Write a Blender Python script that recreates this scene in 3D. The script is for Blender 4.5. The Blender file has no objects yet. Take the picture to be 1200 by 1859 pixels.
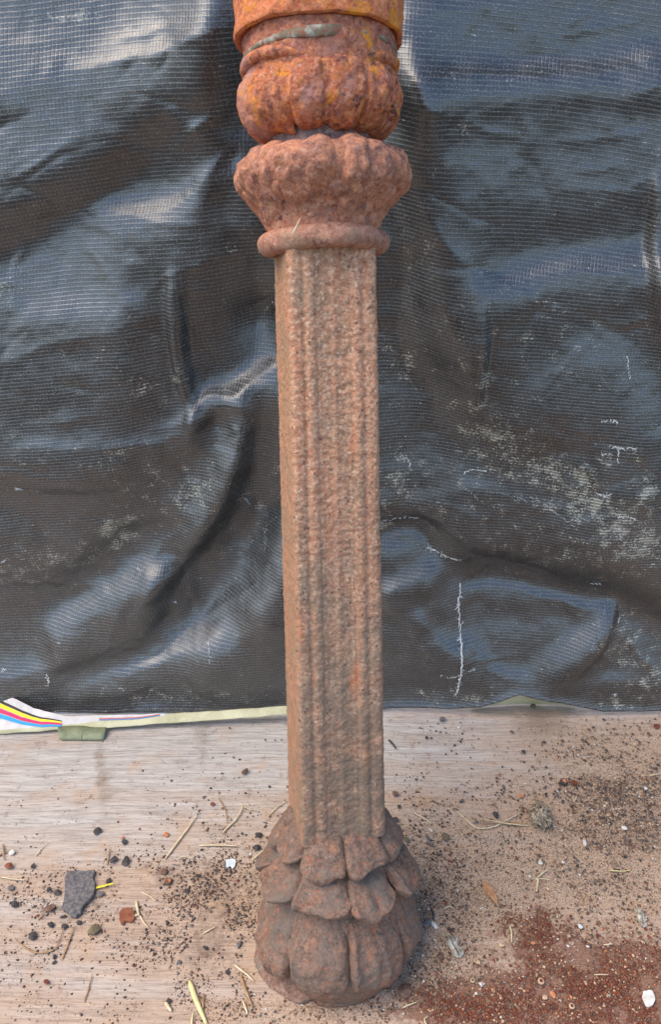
import bpy, math, random
import numpy as np
from mathutils import Vector, Matrix

random.seed(7); rng = np.random.default_rng(7)
scene = bpy.context.scene
COL = scene.collection

# ------------------------------------------------------------------ camera
F = 1404.0; CX, CY = 600.0, 929.5          # focal length and centre, photo pixels
PITCH = math.radians(28.0)
CAM = np.array([0.0, 0.0, 1.0])
FWD = np.array([0, math.cos(PITCH), -math.sin(PITCH)])
UP = np.array([0, math.sin(PITCH), math.cos(PITCH)])
RIGHT = np.array([1.0, 0, 0])
cd = bpy.data.cameras.new('camera'); cam = bpy.data.objects.new('camera', cd); COL.objects.link(cam)
cam.location = CAM; cam.rotation_euler = (math.pi / 2 - PITCH, 0, 0)
cd.sensor_fit = 'VERTICAL'; cd.sensor_height = 36.0; cd.lens = F / 1859 * 36
cd.clip_start = 0.02; cd.clip_end = 500
scene.camera = cam

# ------------------------------------------------------------------ light
SUN_EL, SUN_ROT = math.radians(58), math.radians(256)
w = bpy.data.worlds.new('World'); scene.world = w; w.use_nodes = True
nt = w.node_tree; nt.nodes.clear()
sky = nt.nodes.new('ShaderNodeTexSky'); sky.sky_type = 'NISHITA'; sky.sun_disc = False
sky.sun_elevation = SUN_EL; sky.sun_rotation = SUN_ROT
sky.air_density = 1.0; sky.dust_density = .8; sky.ozone_density = 1.0
bg = nt.nodes.new('ShaderNodeBackground'); bg.inputs['Strength'].default_value = 0.15
wo = nt.nodes.new('ShaderNodeOutputWorld')
nt.links.new(sky.outputs[0], bg.inputs[0]); nt.links.new(bg.outputs[0], wo.inputs[0])
sd = bpy.data.lights.new('sun', 'SUN'); sd.energy = 1.6; sd.angle = math.radians(50); sd.color = (1.0, 0.86, 0.68)
sun = bpy.data.objects.new('sun', sd); COL.objects.link(sun)
sv = Vector((math.sin(SUN_ROT) * math.cos(SUN_EL), math.cos(SUN_ROT) * math.cos(SUN_EL), math.sin(SUN_EL)))
sun.rotation_euler = sv.to_track_quat('Z', 'Y').to_euler()
scene.view_settings.view_transform = 'Standard'; scene.view_settings.look = 'None'
scene.view_settings.exposure = 1.15; scene.view_settings.gamma = 1.0

# ------------------------------------------------------------------ numeric helpers
def ray(px, py):
    px = np.asarray(px, float)[..., None]; py = np.asarray(py, float)[..., None]
    return FWD + RIGHT * (px - CX) / F + UP * (CY - py) / F
def ground(px, py, z=0.0):
    d = ray(px, py); return CAM + d * ((z - 1.0) / d[..., 2:3])
def project(P):
    q = np.asarray(P, float) - CAM
    dz = q @ FWD
    return CX + F * (q @ RIGHT) / dz, CY - F * (q @ UP) / dz, dz

def _h(ix, iy, iz, s):
    n = (ix * 374761393 + iy * 668265263 + iz * 2147483647 + s * 974634777) & 0xffffffff
    n = ((n ^ (n >> 13)) * 1274126177) & 0xffffffff
    n = (n ^ (n >> 16)) & 0xffffffff
    return n.astype(np.float64) / 4294967295.0 * 2 - 1
def noise(P, scale=1.0, seed=0):
    P = np.asarray(P, float) * scale + 100.0
    i = np.floor(P).astype(np.int64); f = P - i; f = f * f * (3 - 2 * f)
    r = 0
    for dx in (0, 1):
        wx = f[..., 0] if dx else 1 - f[..., 0]
        for dy in (0, 1):
            wy = f[..., 1] if dy else 1 - f[..., 1]
            for dz in (0, 1):
                wz = f[..., 2] if dz else 1 - f[..., 2]
                r = r + wx * wy * wz * _h(i[..., 0] + dx, i[..., 1] + dy, i[..., 2] + dz, seed)
    return r
def fbm(P, scale, octaves=4, seed=0, gain=0.5):
    r = 0; a = 1.0
    for o in range(octaves):
        r = r + a * noise(P, scale * 2.03 ** o, seed + 17 * o); a *= gain
    return r
def sstep(a, b, x):
    t = np.clip((x - a) / (b - a), 0, 1); return t * t * (3 - 2 * t)

# ------------------------------------------------------------------ object helpers
def mesh_np(name, V, Fc, mat=None, parent=None, smooth=True, mats=None, midx=None):
    me = bpy.data.meshes.new(name)
    V = np.asarray(V, float).reshape(-1, 3)
    if isinstance(Fc, np.ndarray):
        k = Fc.shape[1]; n = len(Fc)
        me.vertices.add(len(V)); me.vertices.foreach_set('co', V.ravel())
        me.loops.add(n * k); me.loops.foreach_set('vertex_index', Fc.ravel().astype(np.int32))
        me.polygons.add(n); me.polygons.foreach_set('loop_start', np.arange(0, n * k, k, dtype=np.int32))
        me.update(calc_edges=True)
    else:
        me.from_pydata([tuple(v) for v in V], [], Fc); me.update()
    for m in (mats or ([mat] if mat else [])): me.materials.append(m)
    if midx is not None: me.polygons.foreach_set('material_index', np.asarray(midx, np.int32))
    me.polygons.foreach_set('use_smooth', [smooth] * len(me.polygons))
    me.validate()
    o = bpy.data.objects.new(name, me); COL.objects.link(o)
    if parent: o.parent = parent
    return o
def tag(o, label=None, cat=None, group=None, kind=None):
    if label: o['label'] = label
    if cat: o['category'] = cat
    if group: o['group'] = group
    if kind: o['kind'] = kind
    return o
def gridfaces(nu, nv, wrapu=False):
    # vertices indexed [v*nu+u]
    u = np.arange(nu if wrapu else nu - 1); v = np.arange(nv - 1)
    U, Vv = np.meshgrid(u, v); U = U.ravel(); Vv = Vv.ravel(); U1 = (U + 1) % nu
    return np.stack([Vv * nu + U, Vv * nu + U1, (Vv + 1) * nu + U1, (Vv + 1) * nu + U], 1)
def smoothcurve(pts, n):
    """Catmull-Rom through pts -> n samples"""
    p = np.asarray(pts, float); p = np.vstack([2 * p[0] - p[1], p, 2 * p[-1] - p[-2]])
    t = np.linspace(0, len(pts) - 1 - 1e-6, n); i = np.floor(t).astype(int); f = (t - i)[:, None]
    a, b, c, d = p[i], p[i + 1], p[i + 2], p[i + 3]
    return 0.5 * (2 * b + (c - a) * f + (2 * a - 5 * b + 4 * c - d) * f ** 2 + (3 * b - a - 3 * c + d) * f ** 3)
def add_attr(me, name, vals):
    at = me.attributes.new(name, 'FLOAT', 'POINT'); at.data.foreach_set('value', np.asarray(vals, np.float32).ravel())

# ------------------------------------------------------------------ node helpers
class NG:
    def __init__(s, name):
        s.m = bpy.data.materials.new(name); s.m.use_nodes = True; s.t = s.m.node_tree; s.t.nodes.clear()
        s.out = s.t.nodes.new('ShaderNodeOutputMaterial'); s.b = s.t.nodes.new('ShaderNodeBsdfPrincipled')
        s.t.links.new(s.b.outputs[0], s.out.inputs[0])
    def n(s, typ, **kw):
        nd = s.t.nodes.new(typ)
        for k, v in kw.items(): setattr(nd, k, v)
        return nd
    def link(s, a, b): s.t.links.new(a, b)
    def val(s, sock, v):
        if isinstance(v, (int, float)): sock.default_value = v
        elif isinstance(v, (tuple, list)):
            sock.default_value = tuple(v) + ((1.0,) if len(v) == 3 and sock.type == 'RGBA' else ())
        else: s.link(v, sock)
    def obj(s): return s.n('ShaderNodeTexCoord').outputs['Object']
    def mapping(s, vec, scale=(1, 1, 1), loc=(0, 0, 0)):
        m = s.n('ShaderNodeMapping'); s.link(vec, m.inputs[0]); m.inputs['Scale'].default_value = scale; m.inputs['Location'].default_value = loc
        return m.outputs[0]
    def noise(s, vec, scale, detail=5, rough=0.55, dist=0.0):
        nd = s.n('ShaderNodeTexNoise'); s.link(vec, nd.inputs['Vector']); nd.inputs['Scale'].default_value = scale
        nd.inputs['Detail'].default_value = detail; nd.inputs['Roughness'].default_value = rough; nd.inputs['Distortion'].default_value = dist
        return nd.outputs['Fac']
    def voro(s, vec, scale, feature='F1', out='Distance', rnd=1.0):
        nd = s.n('ShaderNodeTexVoronoi', feature=feature); s.link(vec, nd.inputs['Vector']); nd.inputs['Scale'].default_value = scale
        nd.inputs['Randomness'].default_value = rnd
        return nd.outputs[out]
    def rng(s, x, a, b, c=0.0, d=1.0, smooth=False):
        nd = s.n('ShaderNodeMapRange'); nd.clamp = True
        if smooth: nd.interpolation_type = 'SMOOTHSTEP'
        s.val(nd.inputs['Value'], x); s.val(nd.inputs['From Min'], a); s.val(nd.inputs['From Max'], b)
        s.val(nd.inputs['To Min'], c); s.val(nd.inputs['To Max'], d)
        return nd.outputs[0]
    def math(s, op, a, b=0.0, c=None):
        nd = s.n('ShaderNodeMath', operation=op); s.val(nd.inputs[0], a); s.val(nd.inputs[1], b)
        if c is not None: s.val(nd.inputs[2], c)
        return nd.outputs[0]
    def mix(s, fac, a, b, blend='MIX'):
        nd = s.n('ShaderNodeMix', data_type='RGBA', blend_type=blend); s.val(nd.inputs[0], fac); s.val(nd.inputs[6], a); s.val(nd.inputs[7], b)
        return nd.outputs[2]
    def attr(s, name):
        nd = s.n('ShaderNodeAttribute'); nd.attribute_name = name; return nd.outputs['Fac']
    def bump(s, h, strength=0.5, dist=0.001, prev=None):
        nd = s.n('ShaderNodeBump'); s.val(nd.inputs['Height'], h); nd.inputs['Strength'].default_value = strength
        nd.inputs['Distance'].default_value = dist
        if prev is not None: s.link(prev, nd.inputs['Normal'])
        return nd.outputs[0]
    def set(s, **kw):
        for k, v in kw.items(): s.val(s.b.inputs[{'color': 'Base Color', 'rough': 'Roughness', 'normal': 'Normal', 'metal': 'Metallic', 'spec': 'Specular IOR Level', 'sheen': 'Sheen Weight', 'coat': 'Coat Weight'}.get(k, k)], v)
        return s.m
def lin(r, g, b): return tuple(((c / 255) / 12.92 if c / 255 <= .04045 else ((c / 255 + .055) / 1.055) ** 2.4) for c in (r, g, b))

def rust_mat(name, a, b, c, dark, film=None, film_amt=0.0, edge=None, edge_amt=0.0, yellow=0.0, stretch=1.0, spots=0.5, offset=0.0, fleck=0.35, bs=1.0, mm=.55):
    """a,b,c three rust tones, dark = purple pits, film = dusty grey coat"""
    g = NG(name); P = g.mapping(g.obj(), (1, 1, stretch), (offset, offset, offset))
    n1 = g.noise(P, 26, 6, .62, .3); n2 = g.noise(P, 90, 5, .65); n3 = g.noise(P, 330, 4, .7)
    col = g.mix(g.rng(n1, .42, .60), a, b)
    col = g.mix(g.rng(n2, .48, .66), col, c)
    col = g.mix(g.math('MULTIPLY', g.rng(n3, .40, .68), .5), col, g.mix(.5, c, (.55, .40, .30)))
    sp = g.noise(g.mapping(P, (1, 1, 1), (5, 5, 5)), 130, 5, .72)
    sp2 = g.noise(g.mapping(P, (1, 1, 1), (9, 3, 5)), 14, 3, .6); mid = g.noise(P, 160, 5, .72)
    col = g.mix(g.math('MULTIPLY', g.rng(mid, .52, .64), mm), col, g.mix(.35, c, (.75, .58, .46)))
    col = g.mix(g.math('MULTIPLY', g.rng(mid, .46, .36), .45), col, dark)
    spm = g.math('MULTIPLY', g.rng(sp, .60 - .10 * spots, .70 - .08 * spots), g.rng(sp2, .38, .58))
    col = g.mix(spm, col, dark)
    if film:
        f = g.noise(g.mapping(P, (1, 1, .6), (2, 7, 1)), 21, 6, .66)
        fm = g.math('MULTIPLY', g.rng(f, .56 - .14 * film_amt, .70 - .10 * film_amt), g.rng(n3, .30, .62, .45, 1.0))
        col = g.mix(g.math('MULTIPLY', fm, .85), col, film)
    if yellow:
        y = g.noise(g.mapping(P, (1, 1, 1), (11, 2, 4)), 33, 5, .7)
        col = g.mix(g.math('MULTIPLY', g.rng(y, .60 - .10 * yellow, .68 - .10 * yellow), .85), col, lin(226, 142, 30))
    if edge:
        geo = g.n('ShaderNodeNewGeometry'); pt = g.rng(geo.outputs['Pointiness'], .505, .555)
        e2 = g.rng(g.noise(P, 55, 5, .7), .44, .60)
        col = g.mix(g.math('MULTIPLY', g.math('MULTIPLY', pt, e2), edge_amt), col, edge)
    fl = g.voro(P, 240); flm = g.math('MULTIPLY', g.rng(fl, .16, .08), g.rng(g.noise(P, 70, 3), .56, .66))
    col = g.mix(g.math('MULTIPLY', flm, fleck), col, lin(214, 200, 180))
    bp = g.bump(n2, .55 * bs, .0035); bp = g.bump(n3, .60 * bs, .0014, bp)
    v = g.voro(g.mapping(P, (1, 1, 1.2)), 260); bp = g.bump(v, .30, .0010, bp)
    return g.set(color=col, rough=g.rng(n2, .3, .7, .62, .88), normal=bp, spec=.35)

M = {}
M['flange'] = rust_mat('rust_flange', lin(196, 102, 50), lin(168, 80, 46), lin(212, 124, 66), lin(96, 52, 42), yellow=.7, spots=.3, offset=1, edge=lin(214, 134, 66), edge_amt=.4)
M['collar'] = rust_mat('rust_collar', lin(162, 86, 60), lin(140, 76, 64), lin(200, 118, 76), lin(80, 48, 50), yellow=.15, spots=.4, offset=2, film=lin(164, 120, 104), film_amt=.2)
M['upper_leaf'] = rust_mat('rust_upper_leaf', lin(176, 88, 48), lin(140, 68, 50), lin(214, 124, 56), lin(70, 44, 44), yellow=.22, spots=.85, offset=3, film=lin(176, 132, 122), film_amt=.15, edge=lin(206, 130, 96), edge_amt=.5)
M['neck'] = rust_mat('rust_neck', lin(118, 84, 78), lin(92, 66, 64), lin(128, 92, 84), lin(62, 46, 50), spots=.5, offset=4, film=lin(120, 108, 104), film_amt=.5)
M['lower_leaf'] = rust_mat('rust_lower_leaf', lin(168, 104, 74), lin(140, 86, 68), lin(198, 126, 86), lin(88, 60, 62), spots=.45, offset=5, film=lin(150, 124, 98), film_amt=.25, edge=lin(198, 134, 108), edge_amt=.5)
M['ring'] = rust_mat('rust_ring', lin(170, 112, 86), lin(148, 96, 78), lin(192, 132, 100), lin(92, 64, 62), spots=.35, offset=6, film=lin(160, 134, 108), film_amt=.4)
M['base'] = rust_mat('rust_base', lin(112, 80, 62), lin(92, 72, 60), lin(134, 90, 66), lin(60, 50, 48), spots=.35, offset=7, film=lin(106, 96, 86), film_amt=1.05, edge=lin(204, 104, 58), edge_amt=1.0, fleck=.8, bs=.8, mm=.25)

# shaft material: horizontal ripples, grey brown film with pink rust, orange streaks
def shaft_material():
    g = NG('rust_shaft'); P = g.obj()
    # rust plates differ between strips: big vertical streak noise
    st = g.noise(g.mapping(P, (1, 1, .07)), 78, 5, .62); n2 = g.noise(g.mapping(P, (1, 1, 1.9)), 85, 6, .66); n3 = g.noise(P, 340, 4, .7)
    rip = g.noise(g.mapping(P, (1, 1, 1.15)), 250, 5, .74, .3)
    big = g.noise(P, 13, 5, .62)
    col = g.mix(g.rng(st, .43, .57), lin(156, 116, 88), lin(182, 124, 92))
    col = g.mix(g.rng(n2, .44, .62), col, lin(200, 146, 112))
    col = g.mix(g.math('MULTIPLY', g.rng(big, .46, .60), .6), col, lin(152, 126, 102))
    col = g.mix(g.math('MULTIPLY', g.rng(rip, .50, .66), .8), col, lin(230, 196, 166))
    col = g.mix(g.math('MULTIPLY', g.rng(rip, .44, .32), .6), col, lin(120, 88, 74))
    d = g.noise(g.mapping(P, (1, 1, 1), (4, 4, 4)), 105, 4, .7)
    col = g.mix(g.math('MULTIPLY', g.rng(d, .62, .70), .8), col, lin(98, 54, 62))
    # darker and greyer towards the foot, broken up by noise
    z = g.n('ShaderNodeSeparateXYZ'); g.link(P, z.inputs[0])
    low = g.math('MULTIPLY', g.rng(z.outputs[2], .72, .28), g.rng(g.noise(P, 34, 6, .7), .30, .54))
    col = g.mix(g.math('MULTIPLY', low, .8), col, lin(112, 98, 84))
    o = g.noise(g.mapping(P, (1, 1, .10), (1, 6, 2)), 90, 5, .65)
    col = g.mix(g.math('MULTIPLY', g.rng(o, .58, .66), .5), col, lin(184, 108, 66))
    # side face is smoother orange brown
    geo = g.n('ShaderNodeNewGeometry'); 
    flat = g.mix(g.rng(g.noise(g.mapping(P, (1, 1, .5)), 60, 6, .65), .40, .62), lin(182, 122, 88), lin(138, 116, 88))
    side = g.attr('sideface')
    sdk = g.rng(g.noise(g.mapping(P, (1, 1, .6)), 130, 5, .72), .54, .66); flat = g.mix(g.math('MULTIPLY', sdk, .55), flat, lin(104, 72, 62))
    col = g.mix(g.math('MULTIPLY', side, .55), col, flat)
    fl = g.voro(P, 190); flm = g.math('MULTIPLY', g.rng(fl, .15, .07), g.rng(g.noise(P, 60, 3), .56, .66))
    col = g.mix(g.math('MULTIPLY', flm, .8), col, lin(232, 222, 204))
    pv = g.voro(g.mapping(P, (1, 1, .8), (3, 1, 2)), 150); pits = g.math('MULTIPLY', g.rng(pv, .26, .12), g.rng(g.noise(P, 42, 4), .46, .58))
    col = g.mix(g.math('MULTIPLY', pits, .6), col, lin(92, 58, 52))
    bp = g.bump(rip, .30, .0022); bp = g.bump(g.math('SUBTRACT', 1.0, pits), .5, .0016, bp); bp = g.bump(n2, .4, .003, bp); bp = g.bump(n3, .55, .0012, bp)
    return g.set(color=col, rough=.78, normal=bp, spec=.3)
M['shaft'] = shaft_material()

g = NG('gasket_putty'); P = g.obj(); n = g.noise(P, 60, 5, .6)
M['gasket'] = g.set(color=g.mix(g.rng(g.noise(P, 110, 5, .7), .52, .60), g.mix(g.rng(n, .5, .62), lin(118, 104, 80), lin(172, 168, 152)), lin(140, 84, 60)), rough=.7, normal=g.bump(g.noise(P, 260, 4), .5, .001))

def flatmat(name, c1, c2, scale=120, rough=.8, bump=.4, stretch=(1, 1, 1), spec=.3, dist=.001):
    g = NG(name); P = g.mapping(g.obj(), stretch); n = g.noise(P, scale, 5, .65)
    return g.set(color=g.mix(g.rng(n, .36, .64), c1, c2), rough=rough, normal=g.bump(n, bump, dist), spec=spec)
M['skirt'] = rust_mat('rust_skirt', lin(120, 86, 70), lin(104, 80, 68), lin(142, 98, 78), lin(60, 50, 48), spots=.35, offset=9, film=lin(118, 106, 94), film_amt=.6, fleck=.8)
M['black_chip'] = flatmat('black_scale_chip', lin(54, 49, 47), lin(88, 80, 76))
M['grey_chip'] = flatmat('grey_scale_chip', lin(88, 86, 86), lin(122, 116, 112))
M['slate'] = flatmat('slate_grey_flake', lin(80, 78, 80), lin(128, 120, 116), 200, .8, .7)
M['brown_chip'] = flatmat('brown_chip', lin(92, 68, 56), lin(130, 100, 82))
M['rust_chip'] = flatmat('rust_chip', lin(116, 66, 48), lin(150, 92, 66))
M['orange_chip'] = flatmat('orange_chip', lin(180, 106, 66), lin(206, 146, 104))
M['red_chip'] = flatmat('red_chip', lin(98, 50, 38), lin(128, 70, 52))
M['olive_chip'] = flatmat('olive_chip', lin(100, 90, 70), lin(128, 112, 88))
M['tan_chip'] = flatmat('tan_chip', lin(186, 156, 126), lin(206, 178, 146))
M['white_chip'] = flatmat('white_chip', lin(196, 190, 178), lin(228, 224, 216))
M['bark'] = flatmat('pale_bark', lin(104, 92, 78), lin(222, 212, 194), 240, .95, 1.0, (1, .2, 1), dist=.003)
M['plastic'] = flatmat('pale_plastic', lin(190, 196, 196), lin(214, 220, 220), 100, .35, .1)
M['straw'] = flatmat('pale_straw', lin(188, 166, 128), lin(224, 206, 172), 90, .6, .3)
M['straw_brown'] = flatmat('brown_straw', lin(142, 108, 76), lin(182, 146, 108), 90, .6, .3)
M['straw_yellow'] = flatmat('yellow_straw', lin(200, 186, 124), lin(226, 214, 158), 60, .5, .3)
M['yellow_leaf'] = flatmat('yellow_leaf', lin(216, 196, 30), lin(236, 220, 70), 80, .6, .2)
M['seed'] = flatmat('brown_seed', lin(150, 100, 66), lin(190, 146, 106), 150, .5, .3)
M['fluff'] = flatmat('dried_flower', lin(110, 96, 80), lin(196, 180, 156), 140, .95, .6)
M['thread'] = flatmat('white_thread', lin(190, 190, 186), lin(226, 226, 222), 300, .8, .1)
M['dust_grain'] = flatmat('sand_grain', lin(150, 118, 92), lin(190, 160, 130), 90)

# ------------------------------------------------------------------ GROUND AND PLYWOOD
gm = NG('earth'); P = gm.obj(); n = gm.noise(P, 3, 8, .65)
earth = gm.set(color=gm.mix(gm.rng(n, .35, .65), (.055, .048, .042), (.10, .09, .078)), rough=.95, normal=gm.bump(gm.noise(P, 40, 6, .7), .6, .01))
o = mesh_np('ground', [(-150, -150, -.022), (150, -150, -.022), (150, 150, -.022), (-150, 150, -.022)], [(0, 1, 2, 3)], earth)
tag(o, kind='structure')

def blob(px, py, L):
    """sum of soft gaussian blobs; L: (x, y, rx, ry, angle_deg, amount)"""
    r = np.zeros_like(px, float)
    for (x, y, rx, ry, a, k) in L:
        c, s = math.cos(math.radians(a)), math.sin(math.radians(a))
        dx, dy = px - x, py - y
        u = (dx * c + dy * s) / rx; v = (-dx * s + dy * c) / ry
        r += k * np.exp(-(u * u + v * v))
    return r

def plywood():
    nx, ny = 330, 280
    xs = np.linspace(-1.2, 1.2, nx); ys = np.linspace(.30, 1.55, ny)
    X, Y = np.meshgrid(xs, ys); Z = np.zeros_like(X)
    Pw = np.stack([X, Y, Z], -1)
    Z = .0012 * fbm(Pw, 3, 3, 5)                       # slight warp, well under a millimetre or two
    Z -= Z.max()
    V = np.stack([X, Y, Z], -1).reshape(-1, 3)
    Fc = gridfaces(nx, ny)
    # edge skirt (18 mm board)
    n0 = len(V)
    ring = [j for j in range(nx)] + [(i * nx + nx - 1) for i in range(1, ny)] + [((ny - 1) * nx + j) for j in range(nx - 2, -1, -1)] + [i * nx for i in range(ny - 2, 0, -1)]
    low = V[ring].copy(); low[:, 2] = -.018
    V = np.vstack([V, low]); m = len(ring)
    sk = np.array([[ring[i], n0 + i, n0 + (i + 1) % m, ring[(i + 1) % m]] for i in range(m)])
    Fc = np.vstack([Fc, sk])
    g = NG('weathered_plywood'); P = g.obj()
    Pd = g.n('ShaderNodeVectorMath', operation='ADD'); g.link(P, Pd.inputs[0])
    ds = g.n('ShaderNodeTexNoise'); g.link(P, ds.inputs['Vector']); ds.inputs['Scale'].default_value = 2.2; ds.inputs['Detail'].default_value = 2
    sc = g.n('ShaderNodeVectorMath', operation='MULTIPLY'); g.link(ds.outputs['Color'], sc.inputs[0]); sc.inputs[1].default_value = (.0, .035, 0)
    g.link(sc.outputs[0], Pd.inputs[1]); Q = Pd.outputs[0]
    gr = g.noise(g.mapping(Q, (9, 170, 1)), 1.0, 8, .72)          # long grain
    gr2 = g.noise(g.mapping(Q, (26, 520, 1)), 1.0, 6, .72)        # pores
    gr3 = g.noise(g.mapping(Q, (1.6, 26, 1)), 1.0, 4, .55)
    grey = g.attr('grey'); dirt = g.attr('dirt'); red = g.attr('redness'); stain = g.attr('stain')
    warm = g.mix(g.rng(gr, .34, .66), lin(166, 141, 121), lin(199, 174, 152))
    cool = g.mix(g.rng(gr, .34, .66), lin(164, 154, 144), lin(210, 202, 193))
    gmask = g.math('ADD', grey, g.rng(gr3, .35, .65, -.25, .25))
    col = g.mix(g.rng(gmask, .15, .85), warm, cool)
    col = g.mix(g.math('MULTIPLY', g.rng(gr2, .50, .36), .62), col, lin(116, 94, 82))
    tn = g.noise(P, 16, 5, .6); col = g.mix(g.math('MULTIPLY', g.rng(tn, .54, .70), .35), col, lin(190, 148, 106))
    sn = g.noise(P, 30, 6, .7)
    col = g.mix(g.math('MULTIPLY', g.rng(g.math('ADD', stain, g.rng(sn, .3, .7, -.22, .22)), .2, .6), .55), col, lin(118, 98, 76))
    # caked fine dirt
    dn = g.noise(P, 420, 5, .75); dn2 = g.noise(P, 40, 6, .7)
    dm = g.math('ADD', g.math('MULTIPLY', dirt, .8), g.rng(dn2, .3, .7, -.25, .25))
    col = g.mix(g.math('MULTIPLY', g.rng(dm, .15, .8), .50), col, lin(198, 166, 136))
    sp = g.math('MULTIPLY', g.rng(g.math('ADD', dn, g.math('MULTIPLY', g.math('MINIMUM', dirt, 1.0), .08)), .585, .66), g.rng(dm, .1, .6))
    col = g.mix(g.math('MULTIPLY', sp, .85), col, lin(74, 56, 48))
    sp2 = g.math('MULTIPLY', g.rng(g.noise(g.mapping(P, (1, 1, 1), (3, 3, 3)), 500, 4, .7), .60, .66), g.rng(dm, .2, .8))
    col = g.mix(g.math('MULTIPLY', sp2, .7), col, lin(214, 188, 160))
    sp3 = g.rng(g.noise(g.mapping(P, (1, 1, 1), (8, 1, 1)), 260, 5, .72), .655, .70)
    col = g.mix(g.math('MULTIPLY', sp3, .75), col, lin(64, 50, 46))
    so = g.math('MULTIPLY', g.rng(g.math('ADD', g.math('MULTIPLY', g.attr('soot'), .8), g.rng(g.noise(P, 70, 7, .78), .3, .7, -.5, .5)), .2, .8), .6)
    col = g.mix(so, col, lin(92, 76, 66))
    rm = g.math('ADD', red, g.rng(dn2, .35, .65, -.6, .5))
    col = g.mix(g.math('MULTIPLY', g.rng(rm, .25, .75), g.rng(dn, .32, .62, .95, .45)), col, lin(108, 58, 42))
    bp = g.bump(gr2, .35, .0012); bp = g.bump(gr, .25, .002, bp); bp = g.bump(dn, .5, .0012, bp)
    mt = g.set(color=col, rough=.82, normal=bp, spec=.25)
    o = mesh_np('plywood_board', V, Fc, mt)
    px, py, _ = project(np.where(V[:, 1:2] > .35, V, np.array([[0, .35, 0.]]) + V * np.array([[1, 0, 0]])))
    me = o.data
    add_attr(me, 'grey', np.clip(blob(px, py, [(200, 1400, 520, 130, 0, .95), (60, 1700, 260, 160, 10, .45), (760, 1360, 260, 60, 0, .45), (600, 1330, 300, 50, 0, .3)]), 0, 1.2))
    add_attr(me, 'dirt', np.clip(blob(px, py, [(980, 1560, 300, 150, 8, .85), (1150, 1420, 160, 90, 20, .7), (790, 1720, 150, 130, 0, .8), (420, 1620, 120, 120, 0, .35), (560, 1840, 260, 60, 0, .5), (620, 1600, 210, 160, 0, .35), (1250, 1500, 150, 200, 0, .8)]), 0, 1.3))
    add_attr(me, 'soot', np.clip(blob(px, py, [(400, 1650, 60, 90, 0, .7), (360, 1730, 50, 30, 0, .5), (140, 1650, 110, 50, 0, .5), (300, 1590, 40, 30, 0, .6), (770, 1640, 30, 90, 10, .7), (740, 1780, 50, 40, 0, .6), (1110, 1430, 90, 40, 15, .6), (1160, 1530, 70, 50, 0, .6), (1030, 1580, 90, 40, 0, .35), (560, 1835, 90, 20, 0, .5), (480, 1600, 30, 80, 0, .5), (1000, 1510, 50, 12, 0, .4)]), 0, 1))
    add_attr(me, 'redness', np.clip(blob(px, py, [(1030, 1805, 240, 62, 0, 1.1), (1150, 1760, 150, 70, 0, .5), (830, 1830, 130, 40, -12, .7), (985, 1700, 75, 45, 30, .55), (1200, 1860, 260, 60, 0, .8), (1080, 1730, 120, 40, 15, .35)]), 0, 1.3))
    add_attr(me, 'stain', np.clip(blob(px, py, [(975, 1315, 60, 35, 20, .55), (1030, 1290, 60, 25, 0, .35), (182, 1400, 12, 90, -4, .5), (205, 1430, 20, 60, 0, .3), (365, 1330, 20, 60, 0, .45), (250, 1700, 40, 50, 40, .3)]), 0, 1))
    tag(o, 'weathered pinkish plywood sheet under the column strewn with dirt and chips', kind='structure')
    return o
plywood()

# ------------------------------------------------------------------ TARP
WY0, WYS = 1.095, .012                       # hanging plane: y = WY0 + WYS*z
def wallpt(px, py):
    d = ray(px, py); t = WY0 / (d[..., 1] - WYS * d[..., 2]) if False else (WY0 + WYS * 1.0) / (d[..., 1] - WYS * d[..., 2])
    return CAM + d * t[..., None]
NXT, NZT = 620, 640
TX0, TX1, TZ1 = -1.0, 1.0, 1.62
tx = np.linspace(TX0, TX1, NXT)
tz = np.linspace(-.06, TZ1, NZT)
TXX, TZZ = np.meshgrid(tx, tz)
TP = np.stack([TXX, WY0 + WYS * TZZ, TZZ], -1)
tpx, tpy, _ = project(TP)

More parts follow.
